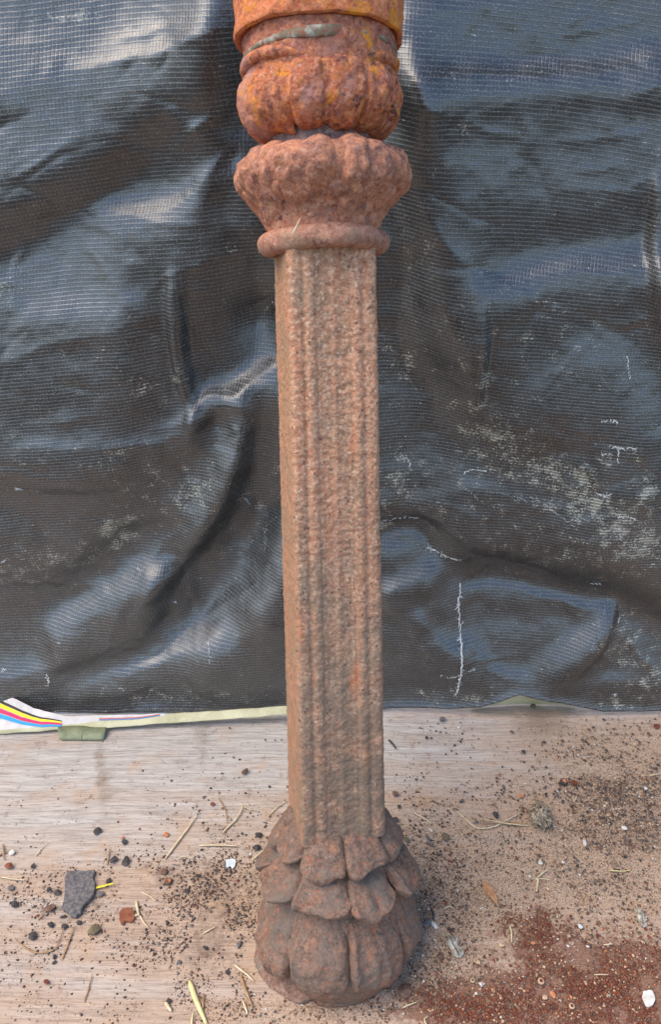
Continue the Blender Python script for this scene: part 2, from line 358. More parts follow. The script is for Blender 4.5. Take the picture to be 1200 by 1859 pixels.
# slopes painted as strokes: (points, half width px, up-tilt, side-tilt)
STROKES = [
 # --- left of column
 ([(-60, 60), (200, 60), (330, 25), (460, -30)], 75, .17, 0),
 ([(-40, 150), (120, 140), (300, 90)], 55, .12, 0),
 ([(440, 60), (400, 150), (290, 240), (160, 330), (-30, 440)], 48, -.36, 0),
 ([(440, 170), (400, 260), (385, 340)], 30, -.30, -.35),
 ([(330, 190), (370, 215), (400, 230)], 16, .35, 0),
 ([(400, 300), (350, 340), (300, 385), (200, 400)], 26, .36, 0),
 ([(-20, 500), (120, 490), (250, 430), (300, 420)], 60, .16, 0),
 ([(-30, 300), (90, 270), (200, 230)], 45, .16, 0),
 ([(-20, 470), (70, 420), (160, 400)], 26, -.22, 0),
 ([(40, 560), (160, 545), (260, 530)], 24, .24, 0),
 ([(430, 330), (440, 430), (470, 560)], 40, -.30, -.2),
 ([(380, 480), (390, 600), (420, 680)], 40, -.24, .1),
 ([(-30, 620), (100, 650), (220, 620)], 45, .10, 0),
 ([(308, 510), (320, 620), (335, 760)], 9, .10, .40),
 ([(332, 510), (346, 620), (360, 760)], 9, -.05, -.40),
 ([(240, 560), (260, 700), (250, 800)], 40, -.10, -.12),
 ([(340, 760), (380, 742), (425, 736), (470, 700), (500, 680)], 15, .62, 0),
 ([(345, 790), (385, 772), (440, 765)], 12, -.45, 0),
 ([(-20, 880), (120, 900), (260, 880), (330, 830)], 32, -.30, 0),
 ([(60, 790), (170, 800), (300, 790), (330, 800)], 28, .12, 0),
 ([(430, 800), (380, 880), (320, 960), (260, 1010)], 38, .18, .28),
 ([(455, 780), (425, 880), (385, 960), (320, 1050), (280, 1090)], 20, -.55, -.55),
 ([(500, 760), (470, 880), (430, 990)], 26, -.40, .30),
 ([(-30, 1040), (80, 1050), (180, 1000), (300, 960)], 34, -.36, 0),
 ([(-30, 960), (80, 960), (180, 930)], 30, -.05, 0),
 ([(90, 1135), (180, 1090), (260, 1062), (310, 1050)], 20, .55, 0),
 ([(-30, 1225), (30, 1222), (85, 1215)], 22, .55, 0),
 ([(-20, 1160), (100, 1150), (200, 1120)], 22, .05, .2),
 ([(500, 960), (480, 1060), (420, 1120), (370, 1170)], 30, .52, .25),
 ([(300, 1120), (250, 1170), (190, 1200), (100, 1210)], 20, -.40, 0),
 ([(420, 1180), (320, 1200), (200, 1240), (150, 1250)], 26, .50, 0),
 ([(480, 1170), (500, 1200), (500, 1250)], 30, -.22, -.1),
 ([(300, 1262), (200, 1278), (100, 1284)], 12, -.35, 0),
 ([(380, 1262), (440, 1270), (510, 1262)], 14, -.30, 0),
 ([(415, -20), (405, 120), (410, 300), (440, 440), (455, 560)], 42, -.55, 0),
 ([(740, 190), (755, 300), (745, 420), (780, 560), (800, 680)], 46, -.45, 0),
 # --- right of column
 ([(790, 150), (850, 142), (950, 150), (1240, 120)], 34, .60, 0),
 ([(820, 40), (900, 20), (1100, 40), (1240, 20)], 45, .10, 0),
 ([(740, 200), (900, 205), (1240, 190)], 16, -.12, 0),
 ([(730, 170), (750, 260), (745, 340)], 30, -.42, .25),
 ([(720, 330), (760, 430), (700, 520)], 42, -.34, 0),
 ([(820, 280), (960, 300), (1200, 290)], 60, .10, 0),
 ([(900, 520), (1010, 500), (1120, 485), (1240, 460)], 38, .46, 0),
 ([(800, 360), (850, 460), (880, 540)], 36, .06, .15),
 ([(1020, 400), (1130, 380), (1200, 360)], 26, -.10, 0),
 ([(1180, 330), (1195, 420), (1185, 540), (1200, 640)], 10, .05, .55),
 ([(1200, 330), (1215, 420), (1210, 640)], 10, 0, -.5),
 ([(878, 560), (886, 650), (875, 740)], 10, .0, -.45),
 ([(700, 600), (760, 640), (840, 660), (850, 740)], 46, -.26, 0),
 ([(1060, 640), (1140, 660), (1160, 760)], 30, .26, 0),
 ([(950, 640), (1000, 700), (940, 740)], 40, .10, 0),
 ([(1040, 800), (900, 780), (760, 780)], 36, -.18, 0),
 ([(700, 900), (860, 910), (1000, 900), (1200, 960)], 30, -.05, 0),
 ([(740, 930), (860, 880), (960, 900), (1080, 930)], 14, .16, 0),
 ([(690, 960), (780, 975), (860, 1030), (1000, 1060), (1120, 1070), (1240, 1130)], 34, -.48, 0),
 ([(1000, 970), (1120, 980), (1240, 960)], 30, .05, 0),
 ([(700, 1000), (760, 1000), (790, 1030)], 22, .55, 0),
 ([(700, 1075), (740, 1060), (790, 1050)], 16, .42, .15),
 ([(700, 1110), (760, 1140), (800, 1120)], 16, -.15, .2),
 ([(770, 1110), (790, 1160), (826, 1180)], 18, .40, .2),
 ([(860, 1100), (960, 1104), (1060, 1112), (1120, 1112)], 14, .42, 0),
 ([(850, 1185), (880, 1225), (940, 1230), (1040, 1180), (1110, 1130)], 24, .52, 0),
 ([(860, 1145), (950, 1150), (1020, 1145)], 22, .22, 0),
 ([(1130, 1110), (1090, 1180), (1010, 1240)], 16, -.20, -.45),
 ([(700, 1190), (760, 1210), (810, 1215)], 24, -.20, 0),
 ([(700, 1240), (800, 1245), (830, 1250)], 14, -.36, 0),
 ([(850, 1225), (880, 1250), (930, 1255)], 12, .10, 0),
 ([(1160, 1150), (1200, 1200), (1240, 1240)], 34, .10, -.2),
 ([(1050, 1225), (1140, 1225), (1220, 1235)], 15, .22, 0),
 ([(1040, 1265), (1140, 1268), (1240, 1268)], 12, -.30, 0),
]
Q = np.zeros_like(TXX); Pp = np.zeros_like(TXX)
wob = fbm(np.stack([TXX, TZZ, TXX * 0], -1), 6, 4, 3)
wob2 = fbm(np.stack([TXX, TZZ, TXX * 0], -1), 6, 4, 44)
wpx = tpx + 16 * wob; wpy = tpy + 16 * wob2
for pts, hw, q, p in STROKES:
    c = smoothcurve(pts, 14 * (len(pts) - 1))
    # distance to polyline, with taper at both ends
    best = np.full(TXX.shape, 1e9)
    for a, b in zip(c[:-1], c[1:]):
        ab = b - a; L2 = ab @ ab
        t = np.clip(((wpx - a[0]) * ab[0] + (wpy - a[1]) * ab[1]) / L2, 0, 1)
        best = np.minimum(best, (wpx - a[0] - t * ab[0]) ** 2 + (wpy - a[1] - t * ab[1]) ** 2)
    wgt = np.exp(-best / (hw * hw))
    Q += q * wgt; Pp += p * wgt
Q += .05 * fbm(np.stack([TXX, TZZ * 1.6, TXX * 0], -1), 7, 4, 21)
Pp += .05 * fbm(np.stack([TXX, TZZ, TXX * 0], -1), 8, 4, 31)
# least-squares surface with these slopes. toward = displacement toward the camera;
# tilted up: the surface comes forward as z falls -> d(toward)/dz = -q
def solve(Q, Pp, lam=.12):
    h, wd = Q.shape
    pad = ((h // 4, h // 4), (wd // 4, wd // 4))
    q = np.pad(-Q, pad); p = np.pad(Pp, pad)
    dz = tz[1] - tz[0]; dx = tx[1] - tx[0]
    vz = np.fft.fftfreq(q.shape[0], dz)[:, None] * 2 * math.pi; vx = np.fft.fftfreq(q.shape[1], dx)[None, :] * 2 * math.pi
    den = vz ** 2 + lam * vx ** 2 + 2.0
    lamp = np.maximum(lam, .12)
    Hf = (-1j * vz * np.fft.fft2(q) - 1j * lamp * 3 * vx * np.fft.fft2(p)) / (den + 0 * vx)
    r = np.real(np.fft.ifft2(Hf))
    return r[h // 4:h // 4 + h, wd // 4:wd // 4 + wd]
TW = solve(Q * 1.45, Pp * 1.2)
print('slope', np.corrcoef((-np.gradient(TW, tz, axis=0)).ravel(), Q.ravel())[0, 1], np.gradient(TW, tz, axis=0).std(), Q.std(), TW.min(), TW.max())
TW -= TW.mean()
TW = np.clip(TW, -.09, .09)
# make room behind the column top, and keep the foot of the sheet near its line
TW -= .016 * np.exp(-((tpx - 580) / 170) ** 2) * sstep(420, 200, tpy)
foot = sstep(1140, 1275, tpy)
TW = TW * (1 - .6 * foot)
def crease(pts, A, wpx_):
    global TW
    c = smoothcurve(pts, 10 * (len(pts) - 1)); best = np.full(TXX.shape, 1e9); tt = np.zeros(TXX.shape); n = len(c) - 1
    x0, x1 = c[:, 0].min() - 9 * wpx_, c[:, 0].max() + 9 * wpx_; y0, y1 = c[:, 1].min() - 9 * wpx_, c[:, 1].max() + 9 * wpx_
    m = (wpx > x0) & (wpx < x1) & (wpy > y0) & (wpy < y1)
    X_, Y_ = wpx[m], wpy[m]; b_ = np.full(X_.shape, 1e9); t_ = np.zeros(X_.shape)
    for i, (a, b) in enumerate(zip(c[:-1], c[1:])):
        ab = b - a; t = np.clip(((X_ - a[0]) * ab[0] + (Y_ - a[1]) * ab[1]) / (ab @ ab + 1e-9), 0, 1)
        d = (X_ - a[0] - t * ab[0]) ** 2 + (Y_ - a[1] - t * ab[1]) ** 2
        k = d < b_; b_ = np.where(k, d, b_); t_ = np.where(k, (i + t) / n, t_)
    d = np.sqrt(b_ + 4.0)
    TW[m] += A * np.exp(-d / wpx_) * (.25 + .75 * np.sin(np.clip(t_, 0, 1) * math.pi))
for pts, A, w_ in [
 ([(445, 760), (405, 900), (350, 1010), (280, 1090)], .012, 22), ([(345, 762), (385, 742), (430, 738), (500, 680)], .010, 14),
 ([(500, 940), (480, 1040), (400, 1130), (330, 1180)], .010, 26), ([(100, 1130), (200, 1080), (310, 1048)], .008, 20),
 ([(420, 1170), (320, 1200), (180, 1245)], .007, 22), ([(-20, 1228), (60, 1215), (130, 1190)], .006, 16),
 ([(300, 1010), (330, 1060), (300, 1120)], -.005, 14), ([(308, 500), (322, 620), (345, 770)], .006, 9), ([(355, 330), (300, 380), (180, 410)], .006, 24),
 ([(440, 40), (300, 90), (150, 120)], .008, 24), ([(425, 190), (375, 215), (330, 260)], .007, 12), ([(430, 250), (380, 300), (350, 350)], .006, 14),
 ([(732, 158), (850, 140), (1000, 150), (1220, 110)], .010, 26), ([(732, 176), (780, 200), (830, 208)], .006, 12), ([(735, 60), (820, 30), (940, 20)], .003, 20),
 ([(735, 300), (790, 400), (850, 480), (880, 560)], .006, 22), ([(900, 530), (1000, 500), (1120, 495), (1230, 460)], .008, 24), ([(930, 200), (950, 260), (930, 330)], .004, 16),
 ([(1185, 320), (1195, 420), (1190, 560), (1205, 660)], .006, 10), ([(880, 540), (888, 650), (870, 750)], -.007, 12),
 ([(695, 1000), (750, 990), (800, 1030)], .008, 14), ([(700, 1085), (750, 1060), (800, 1045)], .006, 12), ([(765, 1105), (790, 1160), (830, 1190)], .007, 12),
 ([(845, 1098), (950, 1102), (1060, 1112), (1125, 1112)], .010, 14), ([(1125, 1112), (1090, 1180), (1000, 1245)], .009, 18), ([(850, 1180), (885, 1225), (950, 1232)], .007, 12),
 ([(690, 960), (800, 975), (900, 1040), (1060, 1080)], -.008, 20), ([(700, 1215), (770, 1200), (830, 1225)], .005, 12), ([(1130, 1150), (1180, 1200), (1230, 1260)], .006, 14),
 ([(1040, 1240), (1130, 1228), (1220, 1240)], .005, 12), ([(0, 880), (120, 900), (260, 870)], -.006, 22), ([(60, 800), (200, 800), (330, 790)], .005, 20), ([(0, 640), (140, 600), (290, 560)], .005, 22),
 ([(20, 420), (120, 400), (260, 330)], -.006, 22)]:
    crease(pts, A, w_)
rc = np.random.default_rng(12)
for _ in range(170):
    x, y = rc.uniform(-40, 1240), rc.uniform(-20, 1250); a = rc.normal(-.45 if x < 600 else .2, .6); L = rc.uniform(30, 110)
    pts = [(x - L * math.cos(a), y - L * math.sin(a)), (x, y + rc.normal(0, 8)), (x + L * math.cos(a), y + L * math.sin(a))]
    crease(pts, rc.choice([-1, 1]) * rc.uniform(.0008, .0032), rc.uniform(3.5, 10))
small = .0010 * fbm(np.stack([TXX, TZZ, TXX * 0], -1), 40, 3, 77)
TW += small
TW[:] = np.clip(TW, -.1, .1)
TPOS = TP.copy(); TPOS[..., 1] -= TW

# bottom edge of the black sheet
ex = np.array([-200, 0, 30, 60, 90, 115, 150, 200, 350, 520, 690, 820, 870, 905, 935, 970, 1010, 1050, 1090, 1200, 1400])
ey = np.array([1240, 1262, 1282, 1297, 1303, 1307, 1309, 1307, 1298, 1287, 1285, 1281, 1273, 1260, 1249, 1256, 1265, 1274, 1283, 1284, 1284])
def tarp_at(px, py, off=0.0):
    """point on the sheet for undisplaced pixel (px,py), off metres in front"""
    wp = wallpt(px, py)
    fx = np.clip((wp[..., 0] - TX0) / (TX1 - TX0) * (NXT - 1), 0, NXT - 1.001); fz = np.clip((wp[..., 2] - tz[0]) / (tz[-1] - tz[0]) * (NZT - 1), 0, NZT - 1.001)
    i = fx.astype(int); j = fz.astype(int); a = fx - i; b = fz - j
    d = (TW[j, i] * (1 - a) + TW[j, i + 1] * a) * (1 - b) + (TW[j + 1, i] * (1 - a) + TW[j + 1, i + 1] * a) * b
    r = wp.copy(); r[..., 1] -= d + off
    return r

def tarp_material():
    g = NG('black_woven_sheet')
    uv = g.n('ShaderNodeUVMap'); uv.uv_map = 'weave'; U = uv.outputs[0]
    nd = g.n('ShaderNodeTexNoise'); g.link(U, nd.inputs['Vector']); nd.inputs['Scale'].default_value = 55; nd.inputs['Detail'].default_value = 3
    dsp = g.n('ShaderNodeVectorMath', operation='MULTIPLY'); g.link(nd.outputs['Color'], dsp.inputs[0]); dsp.inputs[1].default_value = (.0020, .0010, 0)
    ad = g.n('ShaderNodeVectorMath', operation='ADD'); g.link(U, ad.inputs[0]); g.link(dsp.outputs[0], ad.inputs[1])
    s = g.n('ShaderNodeSeparateXYZ'); g.link(ad.outputs[0], s.inputs[0])
    def pulse(x, sp, wd):
        pp = g.math('PINGPONG', g.math('DIVIDE', x, sp), .5)      # 0 at line, .5 between
        return g.rng(pp, wd, wd * .35, 0, 1, True)
    hl = pulse(s.outputs[1], .0055, .20); vl = pulse(s.outputs[0], .0048, .24)
    big = g.noise(U, 5, 5, .6); med = g.noise(U, 26, 6, .68); fine = g.noise(U, 240, 5, .7)
    vmask = g.rng(g.noise(g.mapping(U, (1, 1, 1), (3, 3, 3)), 6, 4, .6), .36, .56, .3, 1)
    hmask = g.math('MULTIPLY', g.rng(med, .32, .62, .45, 1), g.rng(fine, .38, .60, .30, 1))
    col = g.mix(g.rng(big, .35, .65), (.006, .006, .006), (.014, .0135, .013))
    col = g.mix(g.math('MULTIPLY', g.rng(med, .44, .64), .7), col, (.026, .026, .0255))
    col = g.mix(g.math('MULTIPLY', g.math('MULTIPLY', hl, hmask), .68), col, (.21, .21, .20))
    vg = g.math('MULTIPLY', vl, vmask)
    col = g.mix(g.math('MULTIPLY', vg, .62), col, (.008, .008, .009))
    # scuffs: pale coating flakes, denser where the attribute is high
    sc = g.attr('scuff')
    k1 = g.noise(g.mapping(U, (1, 1, 1), (1, 2, 0)), 330, 4, .72); k2 = g.noise(g.mapping(U, (1, 1, 1), (6, 2, 0)), 42, 6, .72)
    m1 = g.math('SUBTRACT', g.math('ADD', k1, g.math('MULTIPLY', sc, .19)), g.rng(k2, .42, .64, .22, -.03))
    smk = g.rng(m1, .585, .62)
    smk = g.math('MULTIPLY', smk, g.math('ADD', .35, g.math('MULTIPLY', hl, .65)))
    col = g.mix(g.math('MULTIPLY', smk, .85), col, lin(212, 206, 182))
    k4 = g.noise(g.mapping(U, (1, 1, 1), (2, 9, 0)), 520, 3, .7)
    col = g.mix(g.math('MULTIPLY', g.rng(k4, .55, .68), .6), col, lin(158, 156, 148))
    k3 = g.noise(g.mapping(U, (1, 1, 1), (6, 9, 0)), 210, 4, .75)
    col = g.mix(g.rng(k3, .725, .76, 0, .7), col, lin(200, 200, 188))
    hgt = g.math('SUBTRACT', g.math('MULTIPLY', hl, .8), g.math('MULTIPLY', vg, .9))
    bp = g.bump(hgt, .32, .0008); bp = g.bump(med, .20, .0030, bp); bp = g.bump(fine, .25, .0007, bp)
    rough = g.rng(med, .35, .65, .30, .46)
    rough = g.math('ADD', rough, g.math('MULTIPLY', smk, .3))
    g.b.inputs['IOR'].default_value = 2.0
    return g.set(color=col, rough=rough, normal=bp, spec=.5)
M['tarp'] = tarp_material()

def build_tarp():
    root = bpy.data.objects.new('tarpaulin', None); COL.objects.link(root); root.location = (0, WY0, 0)
    tag(root, 'black woven banner sheet hanging in creases behind the rusty column', 'tarpaulin')
    off = np.array([0, WY0, 0])
    # squeeze rows so that the last one follows the bottom edge
    zb_px = np.interp(project(np.stack([tx, np.full(NXT, WY0), np.zeros(NXT)], -1))[0], ex, ey)
    edge = wallpt(project(np.stack([tx, np.full(NXT, WY0), np.zeros(NXT)], -1))[0], zb_px)
    zb = np.maximum(edge[:, 2], .0035)
    S = np.linspace(0, 1, NZT)[:, None] ** 1.0
    Zg = zb[None, :] * (1 - S) + TZ1 * S
    fz = np.clip((Zg - tz[0]) / (tz[-1] - tz[0]) * (NZT - 1), 0, NZT - 1.001); j = fz.astype(int); b = fz - j
    ii = np.arange(NXT)[None, :].repeat(NZT, 0)
    D = TW[j, ii] * (1 - b) + TW[j + 1, ii] * b
    # bottom lip turns slightly toward the viewer
    D = D + .010 * np.exp(-(Zg - zb[None, :]) / .012)
    Pt = np.stack([TXX, WY0 + WYS * Zg - D, Zg], -1)
    o = mesh_np('sheet', (Pt - off).reshape(-1, 3), gridfaces(NXT, NZT), M['tarp'], root)
    sm = o.modifiers.new('thickness', 'SOLIDIFY'); sm.thickness = .0012; sm.offset = 1
    # weave coordinates follow the cloth: sagging rows
    uvl = o.data.uv_layers.new(name='weave')
    gx, gz = TXX, Zg
    sag = .085 * np.sin(np.clip((gx + .05) * 1.6, -1.5, 1.5)) ** 2 * sstep(.1, .9, gz) - .02 * gx * sstep(.3, 0, gz)
    uu = gx + .25 * D + .010 * np.sin(gz * 5 + gx * 3); vv = gz * 1.0 + sag + .12 * D + .002 * wob
    li = np.empty(len(o.data.loops), np.int32); o.data.loops.foreach_get('vertex_index', li)
    uvs = np.stack([uu.ravel()[li], vv.ravel()[li]], 1); uvl.data.foreach_set('uv', uvs.ravel().astype(np.float32))
    px, py, _ = project(np.stack([gx, WY0 + WYS * Zg, gz], -1))
    sc = blob(px, py, [(900, 780, 90, 50, 10, .8), (740, 860, 40, 50, 0, .7), (960, 850, 140, 40, 5, .75), (1040, 890, 60, 50, 0, .8), (1120, 940, 60, 40, 30, .9),
        (1170, 880, 30, 60, 20, .8), (1110, 820, 50, 20, 0, .5), (720, 660, 50, 50, 0, .75), (1010, 1000, 200, 50, 0, .45), (1130, 1160, 50, 50, 20, .9), (1180, 1230, 40, 40, 0, .8), (1110, 1270, 40, 14, 0, .9),
        (700, 920, 40, 60, 0, .55), (870, 930, 140, 40, 0, .4), (1160, 990, 60, 40, 0, .7), (820, 1260, 120, 14, 0, .7), (690, 970, 30, 10, 0, .9),
        (60, 1030, 130, 34, -18, .95), (210, 990, 40, 40, 0, .8), (280, 900, 60, 50, 0, .55), (350, 900, 40, 60, 40, .7), (200, 960, 30, 14, 0, .9), (210, 820, 30, 24, 0, .8), (320, 680, 30, 24, 0, .6),
        (460, 960, 24, 50, -20, .75), (430, 1030, 60, 50, 0, .35), (250, 700, 60, 20, 0, .6), (10, 520, 30, 60, 0, .55), (130, 30, 70, 14, 0, .9), (290, 140, 30, 40, 30, .7), (420, 440, 16, 60, 0, .6), (240, 1255, 70, 20, 0, .55), (400, 1262, 120, 12, 0, .6),
        (60, 850, 120, 60, 0, .25), (830, 225, 12, 24, -20, .95), (750, 440, 30, 60, 0, .6), (1000, 540, 160, 70, 0, .3), (940, 640, 200, 80, 0, .25), (835, 650, 10, 60, 0, .4), (870, 700, 20, 60, 0, .45), (500, 880, 14, 80, 0, .5), (160, 620, 140, 50, 0, .15)])
    add_attr(o.data, 'scuff', np.clip(sc, 0, 1.15))
    # tears: frayed white thread along a crack
    def tear(pts, rad=.0011, fray=14, fl=9):
        P_ = smoothcurve(pts, max(10, int(4 * len(pts) * 3)))
        P_ = P_ + rng.normal(0, 1.3, P_.shape)
        segs = [(P_, rad)]
        for _ in range(fray):
            k = rng.integers(0, len(P_)); a = rng.uniform(-1, 1) * .6 + (0 if rng.random() < .5 else math.pi)
            dirv = P_[min(k + 1, len(P_) - 1)] - P_[max(k - 1, 0)]
            base = math.atan2(dirv[1], dirv[0]) + math.pi / 2
            L = rng.uniform(.3, 1) * fl
            e = P_[k] + L * np.array([math.cos(base + a), math.sin(base + a)])
            mid = (P_[k] + e) / 2 + rng.normal(0, 1.2, 2)
            segs.append((np.array([P_[k], mid, e]), rad * .55))
        V = []; Fa = []
        for pl, r in segs:
            W3 = tarp_at(pl[:, 0], pl[:, 1], .0018) - off
            n = len(W3); b0 = len(V)
            for i in range(n):
                t = W3[min(i + 1, n - 1)] - W3[max(i - 1, 0)]; t = t / (np.linalg.norm(t) + 1e-9)
                s1 = np.cross(t, [0, 1, 0]); s1 /= np.linalg.norm(s1) + 1e-9; s2 = np.cross(t, s1)
                rr = r * (rng.uniform(.5, 1.3)) * (1 if 0 < i < n - 1 else .3)
                for k in range(4):
                    a = k * math.pi / 2; V.append(W3[i] + rr * (math.cos(a) * s1 + math.sin(a) * s2))
            for i in range(n - 1):
                if n > 3 and fray < 20 and rng.random() < .35: continue
                for k in range(4): Fa.append((b0 + i * 4 + k, b0 + i * 4 + (k + 1) % 4, b0 + i * 4 + 4 + (k + 1) % 4, b0 + i * 4 + 4 + k))
        return mesh_np('frayed_tear', np.array(V), Fa, M['thread'], root)
    t1 = tear([(842, 1078), (838, 1120), (838, 1170), (836, 1215), (832, 1245), (828, 1276)], .0015, 42, 9); t1['label'] = 'long upright white frayed tear at the bottom of the sheet'
    tear([(778, 1012), (800, 1020), (825, 1030), (840, 1034)], .0011, 16, 8)
    tear([(800, 1222), (820, 1225), (850, 1212), (862, 1210)], .0008, 6, 6)
    tear([(690, 962), (730, 958), (762, 958)], .0009, 8, 6)
    tear([(1080, 756), (1096, 752), (1112, 756)], .0010, 6, 6)
    tear([(1095, 798), (1115, 800), (1145, 800)], .0011, 9, 8)
    tear([(1080, 813), (1100, 812)], .0010, 5, 6)
    tear([(1112, 800), (1112, 830)], .0009, 4, 5)
    tear([(728, 840), (745, 850), (750, 870)], .0009, 8, 7)
    tear([(1132, 640), (1135, 680)], .0007, 3, 5)
    tear([(1078, 885), (1090, 888), (1100, 884)], .0010, 6, 6)
    tear([(844, 868), (858, 860), (888, 858)], .0010, 4, 5)
    tear([(1110, 925), (1130, 922), (1145, 930)], .0009, 6, 6)
    tear([(1120, 965), (1112, 940)], .0008, 6, 6)
    tear([(84, 1222), (88, 1245)], .0012, 8, 6)
    tear([(28, 884), (42, 886)], .0010, 4, 6)
    tear([(0, 1222), (8, 1219)], .0010, 3, 6)
    tear([(0, 1022), (8, 1018)], .0010, 3, 5)
    tear([(378, 1168), (382, 1190)], .0009, 4, 6)
    tear([(440, 930), (448, 948)], .0010, 5, 5)
    tear([(1112, 1268), (1118, 1250)], .0010, 6, 6)
    tear([(1128, 1138), (1132, 1128)], .0010, 5, 6)
    tear([(1075, 1066), (1095, 1066)], .0008, 3, 5)
    tear([(240, 1048), (262, 1046)], .0007, 2, 3)
    tear([(308, 1114), (314, 1118)], .0008, 3, 3)
    tear([(775, 1281), (800, 1279), (826, 1276)], .0009, 4, 3)
    # thin surface scratches
    for (x, y, L, a) in [(960, 900, 60, .5), (985, 915, 70, .55), (1040, 925, 60, .5), (830, 880, 60, .65), (910, 895, 50, .3), (345, 880, 50, .4), (500, 870, 30, -1.0), (470, 590, 40, -.9)]:
        tear([(x, y), (x + L * .5 * math.cos(a), y + L * .5 * math.sin(a) - 3), (x + L * math.cos(a), y + L * math.sin(a))], .00032, 0, 1)
    # turned-out hem, cream side
    def hem_pt(px, py, lift=0.0):
        # inclined cloth: floor contact at photo row ~1334, meets the sheet higher up
        d = ray(px, py); y0 = float(ground(600, 1336)[1]); sl = .55
        # plane z = (y - y0)*sl
        t = (sl * (0 - y0) - 1.0) / (d[..., 2] - sl * d[..., 1]) if False else (-sl * y0 - 1.0) / (d[..., 2] - sl * d[..., 1])
        P3 = CAM + d * t[..., None]
        P3[..., 2] = P3[..., 2] + lift + .0015
        return P3
    def strip(name, top, bot, mat, lift=0.0, n=120, m=8, rel=.0022, sd_=0):
        top = np.array(top, float); bot = np.array(bot, float)
        xs_ = np.linspace(top[0, 0], top[-1, 0], n)
        yt = np.interp(xs_, top[:, 0], top[:, 1]); yb = np.interp(xs_, bot[:, 0], bot[:, 1])
        v = np.linspace(0, 1, m)[:, None]; PX = np.repeat(xs_[None], m, 0); PY = yt[None] * (1 - v) + yb[None] * v
        W3 = hem_pt(PX, PY, lift)
        W3[..., 2] += rel * fbm(W3, 22, 3, 5)
        W3[..., 2] = np.maximum(W3[..., 2], .0012 + lift)
        ob = mesh_np(name, (W3 - off).reshape(-1, 3), gridfaces(n, m), mat, root)
        if lift == 0:
            s_ = ob.modifiers.new('thickness', 'SOLIDIFY'); s_.thickness = .0012; s_.offset = -1
        return ob
    cream = flatmat('cream_cloth', lin(176, 170, 132), lin(206, 200, 164), 26, .55, .3, dist=.003)
    white = flatmat('white_print_cloth', lin(196, 190, 184), lin(218, 212, 206), 40, .5, .2)
    strip('hem', [(-90, 1225), (0, 1258), (60, 1290), (115, 1303), (200, 1303), (350, 1294), (520, 1283), (640, 1282)],
          [(-90, 1334), (0, 1332), (60, 1331), (100, 1326), (190, 1324), (350, 1311), (520, 1299), (640, 1292)], cream)
    strip('hem_print', [(-90, 1222), (0, 1256), (60, 1288), (115, 1302), (200, 1301), (300, 1298)],
          [(-90, 1328), (0, 1326), (60, 1324), (100, 1319), (200, 1310), (300, 1303)], white, .0016)
    for nm, c, a, b in [('black', lin(38, 36, 38), (0, 7), (1, 3)), ('yellow', lin(236, 208, 40), (8, 18), (3, 6)), ('magenta', lin(206, 32, 92), (20, 30), (6, 9)), ('cyan', lin(40, 148, 206), (32, 42), (9, 12))]:
        mt = flatmat(nm + '_print', c, tuple(min(1, q * 1.15) for q in c), 60, .5, .1)
        base = np.array([(-90, 1246), (0, 1272), (40, 1292), (75, 1305), (112, 1311)])
        wv = np.linspace(0, 1, 5)[:, None]
        t_ = [(x, y + a[0] * (1 - i / 4) + b[0] * i / 4 * .9) for i, (x, y) in enumerate(base)]
        b_ = [(x, y + a[1] * (1 - i / 4) + b[1] * i / 4 * .9) for i, (x, y) in enumerate(base)]
        so = strip('printed_stripe', t_, b_, mt, .0026, 50, 3); so['label'] = nm + ' printed stripe on the white hem'
    for c, y0 in [(lin(200, 96, 84), 1308.5), (lin(80, 130, 180), 1310.5)]:
        mt = flatmat('faint_print', c, c, 60, .5, .1)
        strip('printed_stripe', [(180, y0 - 1), (240, y0 - 3), (290, y0 - 8)], [(180, y0 + 1), (240, y0 - 1), (290, y0 - 6.5)], mt, .0026, 30, 3)
    # folded tab under the hem
    xs_ = np.linspace(104, 192, 20); V = []
    for i, x in enumerate(xs_):
        for (yy, z) in [(1318, .010), (1328, .010), (1338, .0075), (1343, .004), (1345, .0012)]:
            q = ground(x + (3 if yy > 1335 else 0) * (1 if x < 150 else -1), yy - (1.0 if 108 < x < 188 else 3), z); V.append(q)
    V = np.array(V) - off
    strip_f = gridfaces(5, 20)
    ob = mesh_np('hem_tab', V, strip_f, flatmat('green_grey_cloth', lin(104, 112, 84), lin(146, 150, 118), 30, .5, .3), root)
    s_ = ob.modifiers.new('thickness', 'SOLIDIFY'); s_.thickness = .0015
    # cream lining showing in the raised notch at the right
    Pn = []; n = 40
    xs_ = np.linspace(850, 1040, n)
    for x in xs_:
        yt = np.interp(x, ex, ey) - 5; yb = np.interp(x, [850, 870, 940, 1010, 1040], [1279, 1276, 1272, 1273, 1276])
        for k in range(5):
            v = k / 4; y = yt * (1 - v) + max(yb, yt + 1) * v
            top = tarp_at(x, yt); bot = ground(x, max(yb, yt + 1)); w3 = top * (1 - v) + bot * v
            w3[1] += (.004 * (1 - v) - .010 * v); w3[2] = max(w3[2], .001); Pn.append(w3)
    ob = mesh_np('lining', np.array(Pn) - off, gridfaces(5, n), cream, root)
    return root
build_tarp()

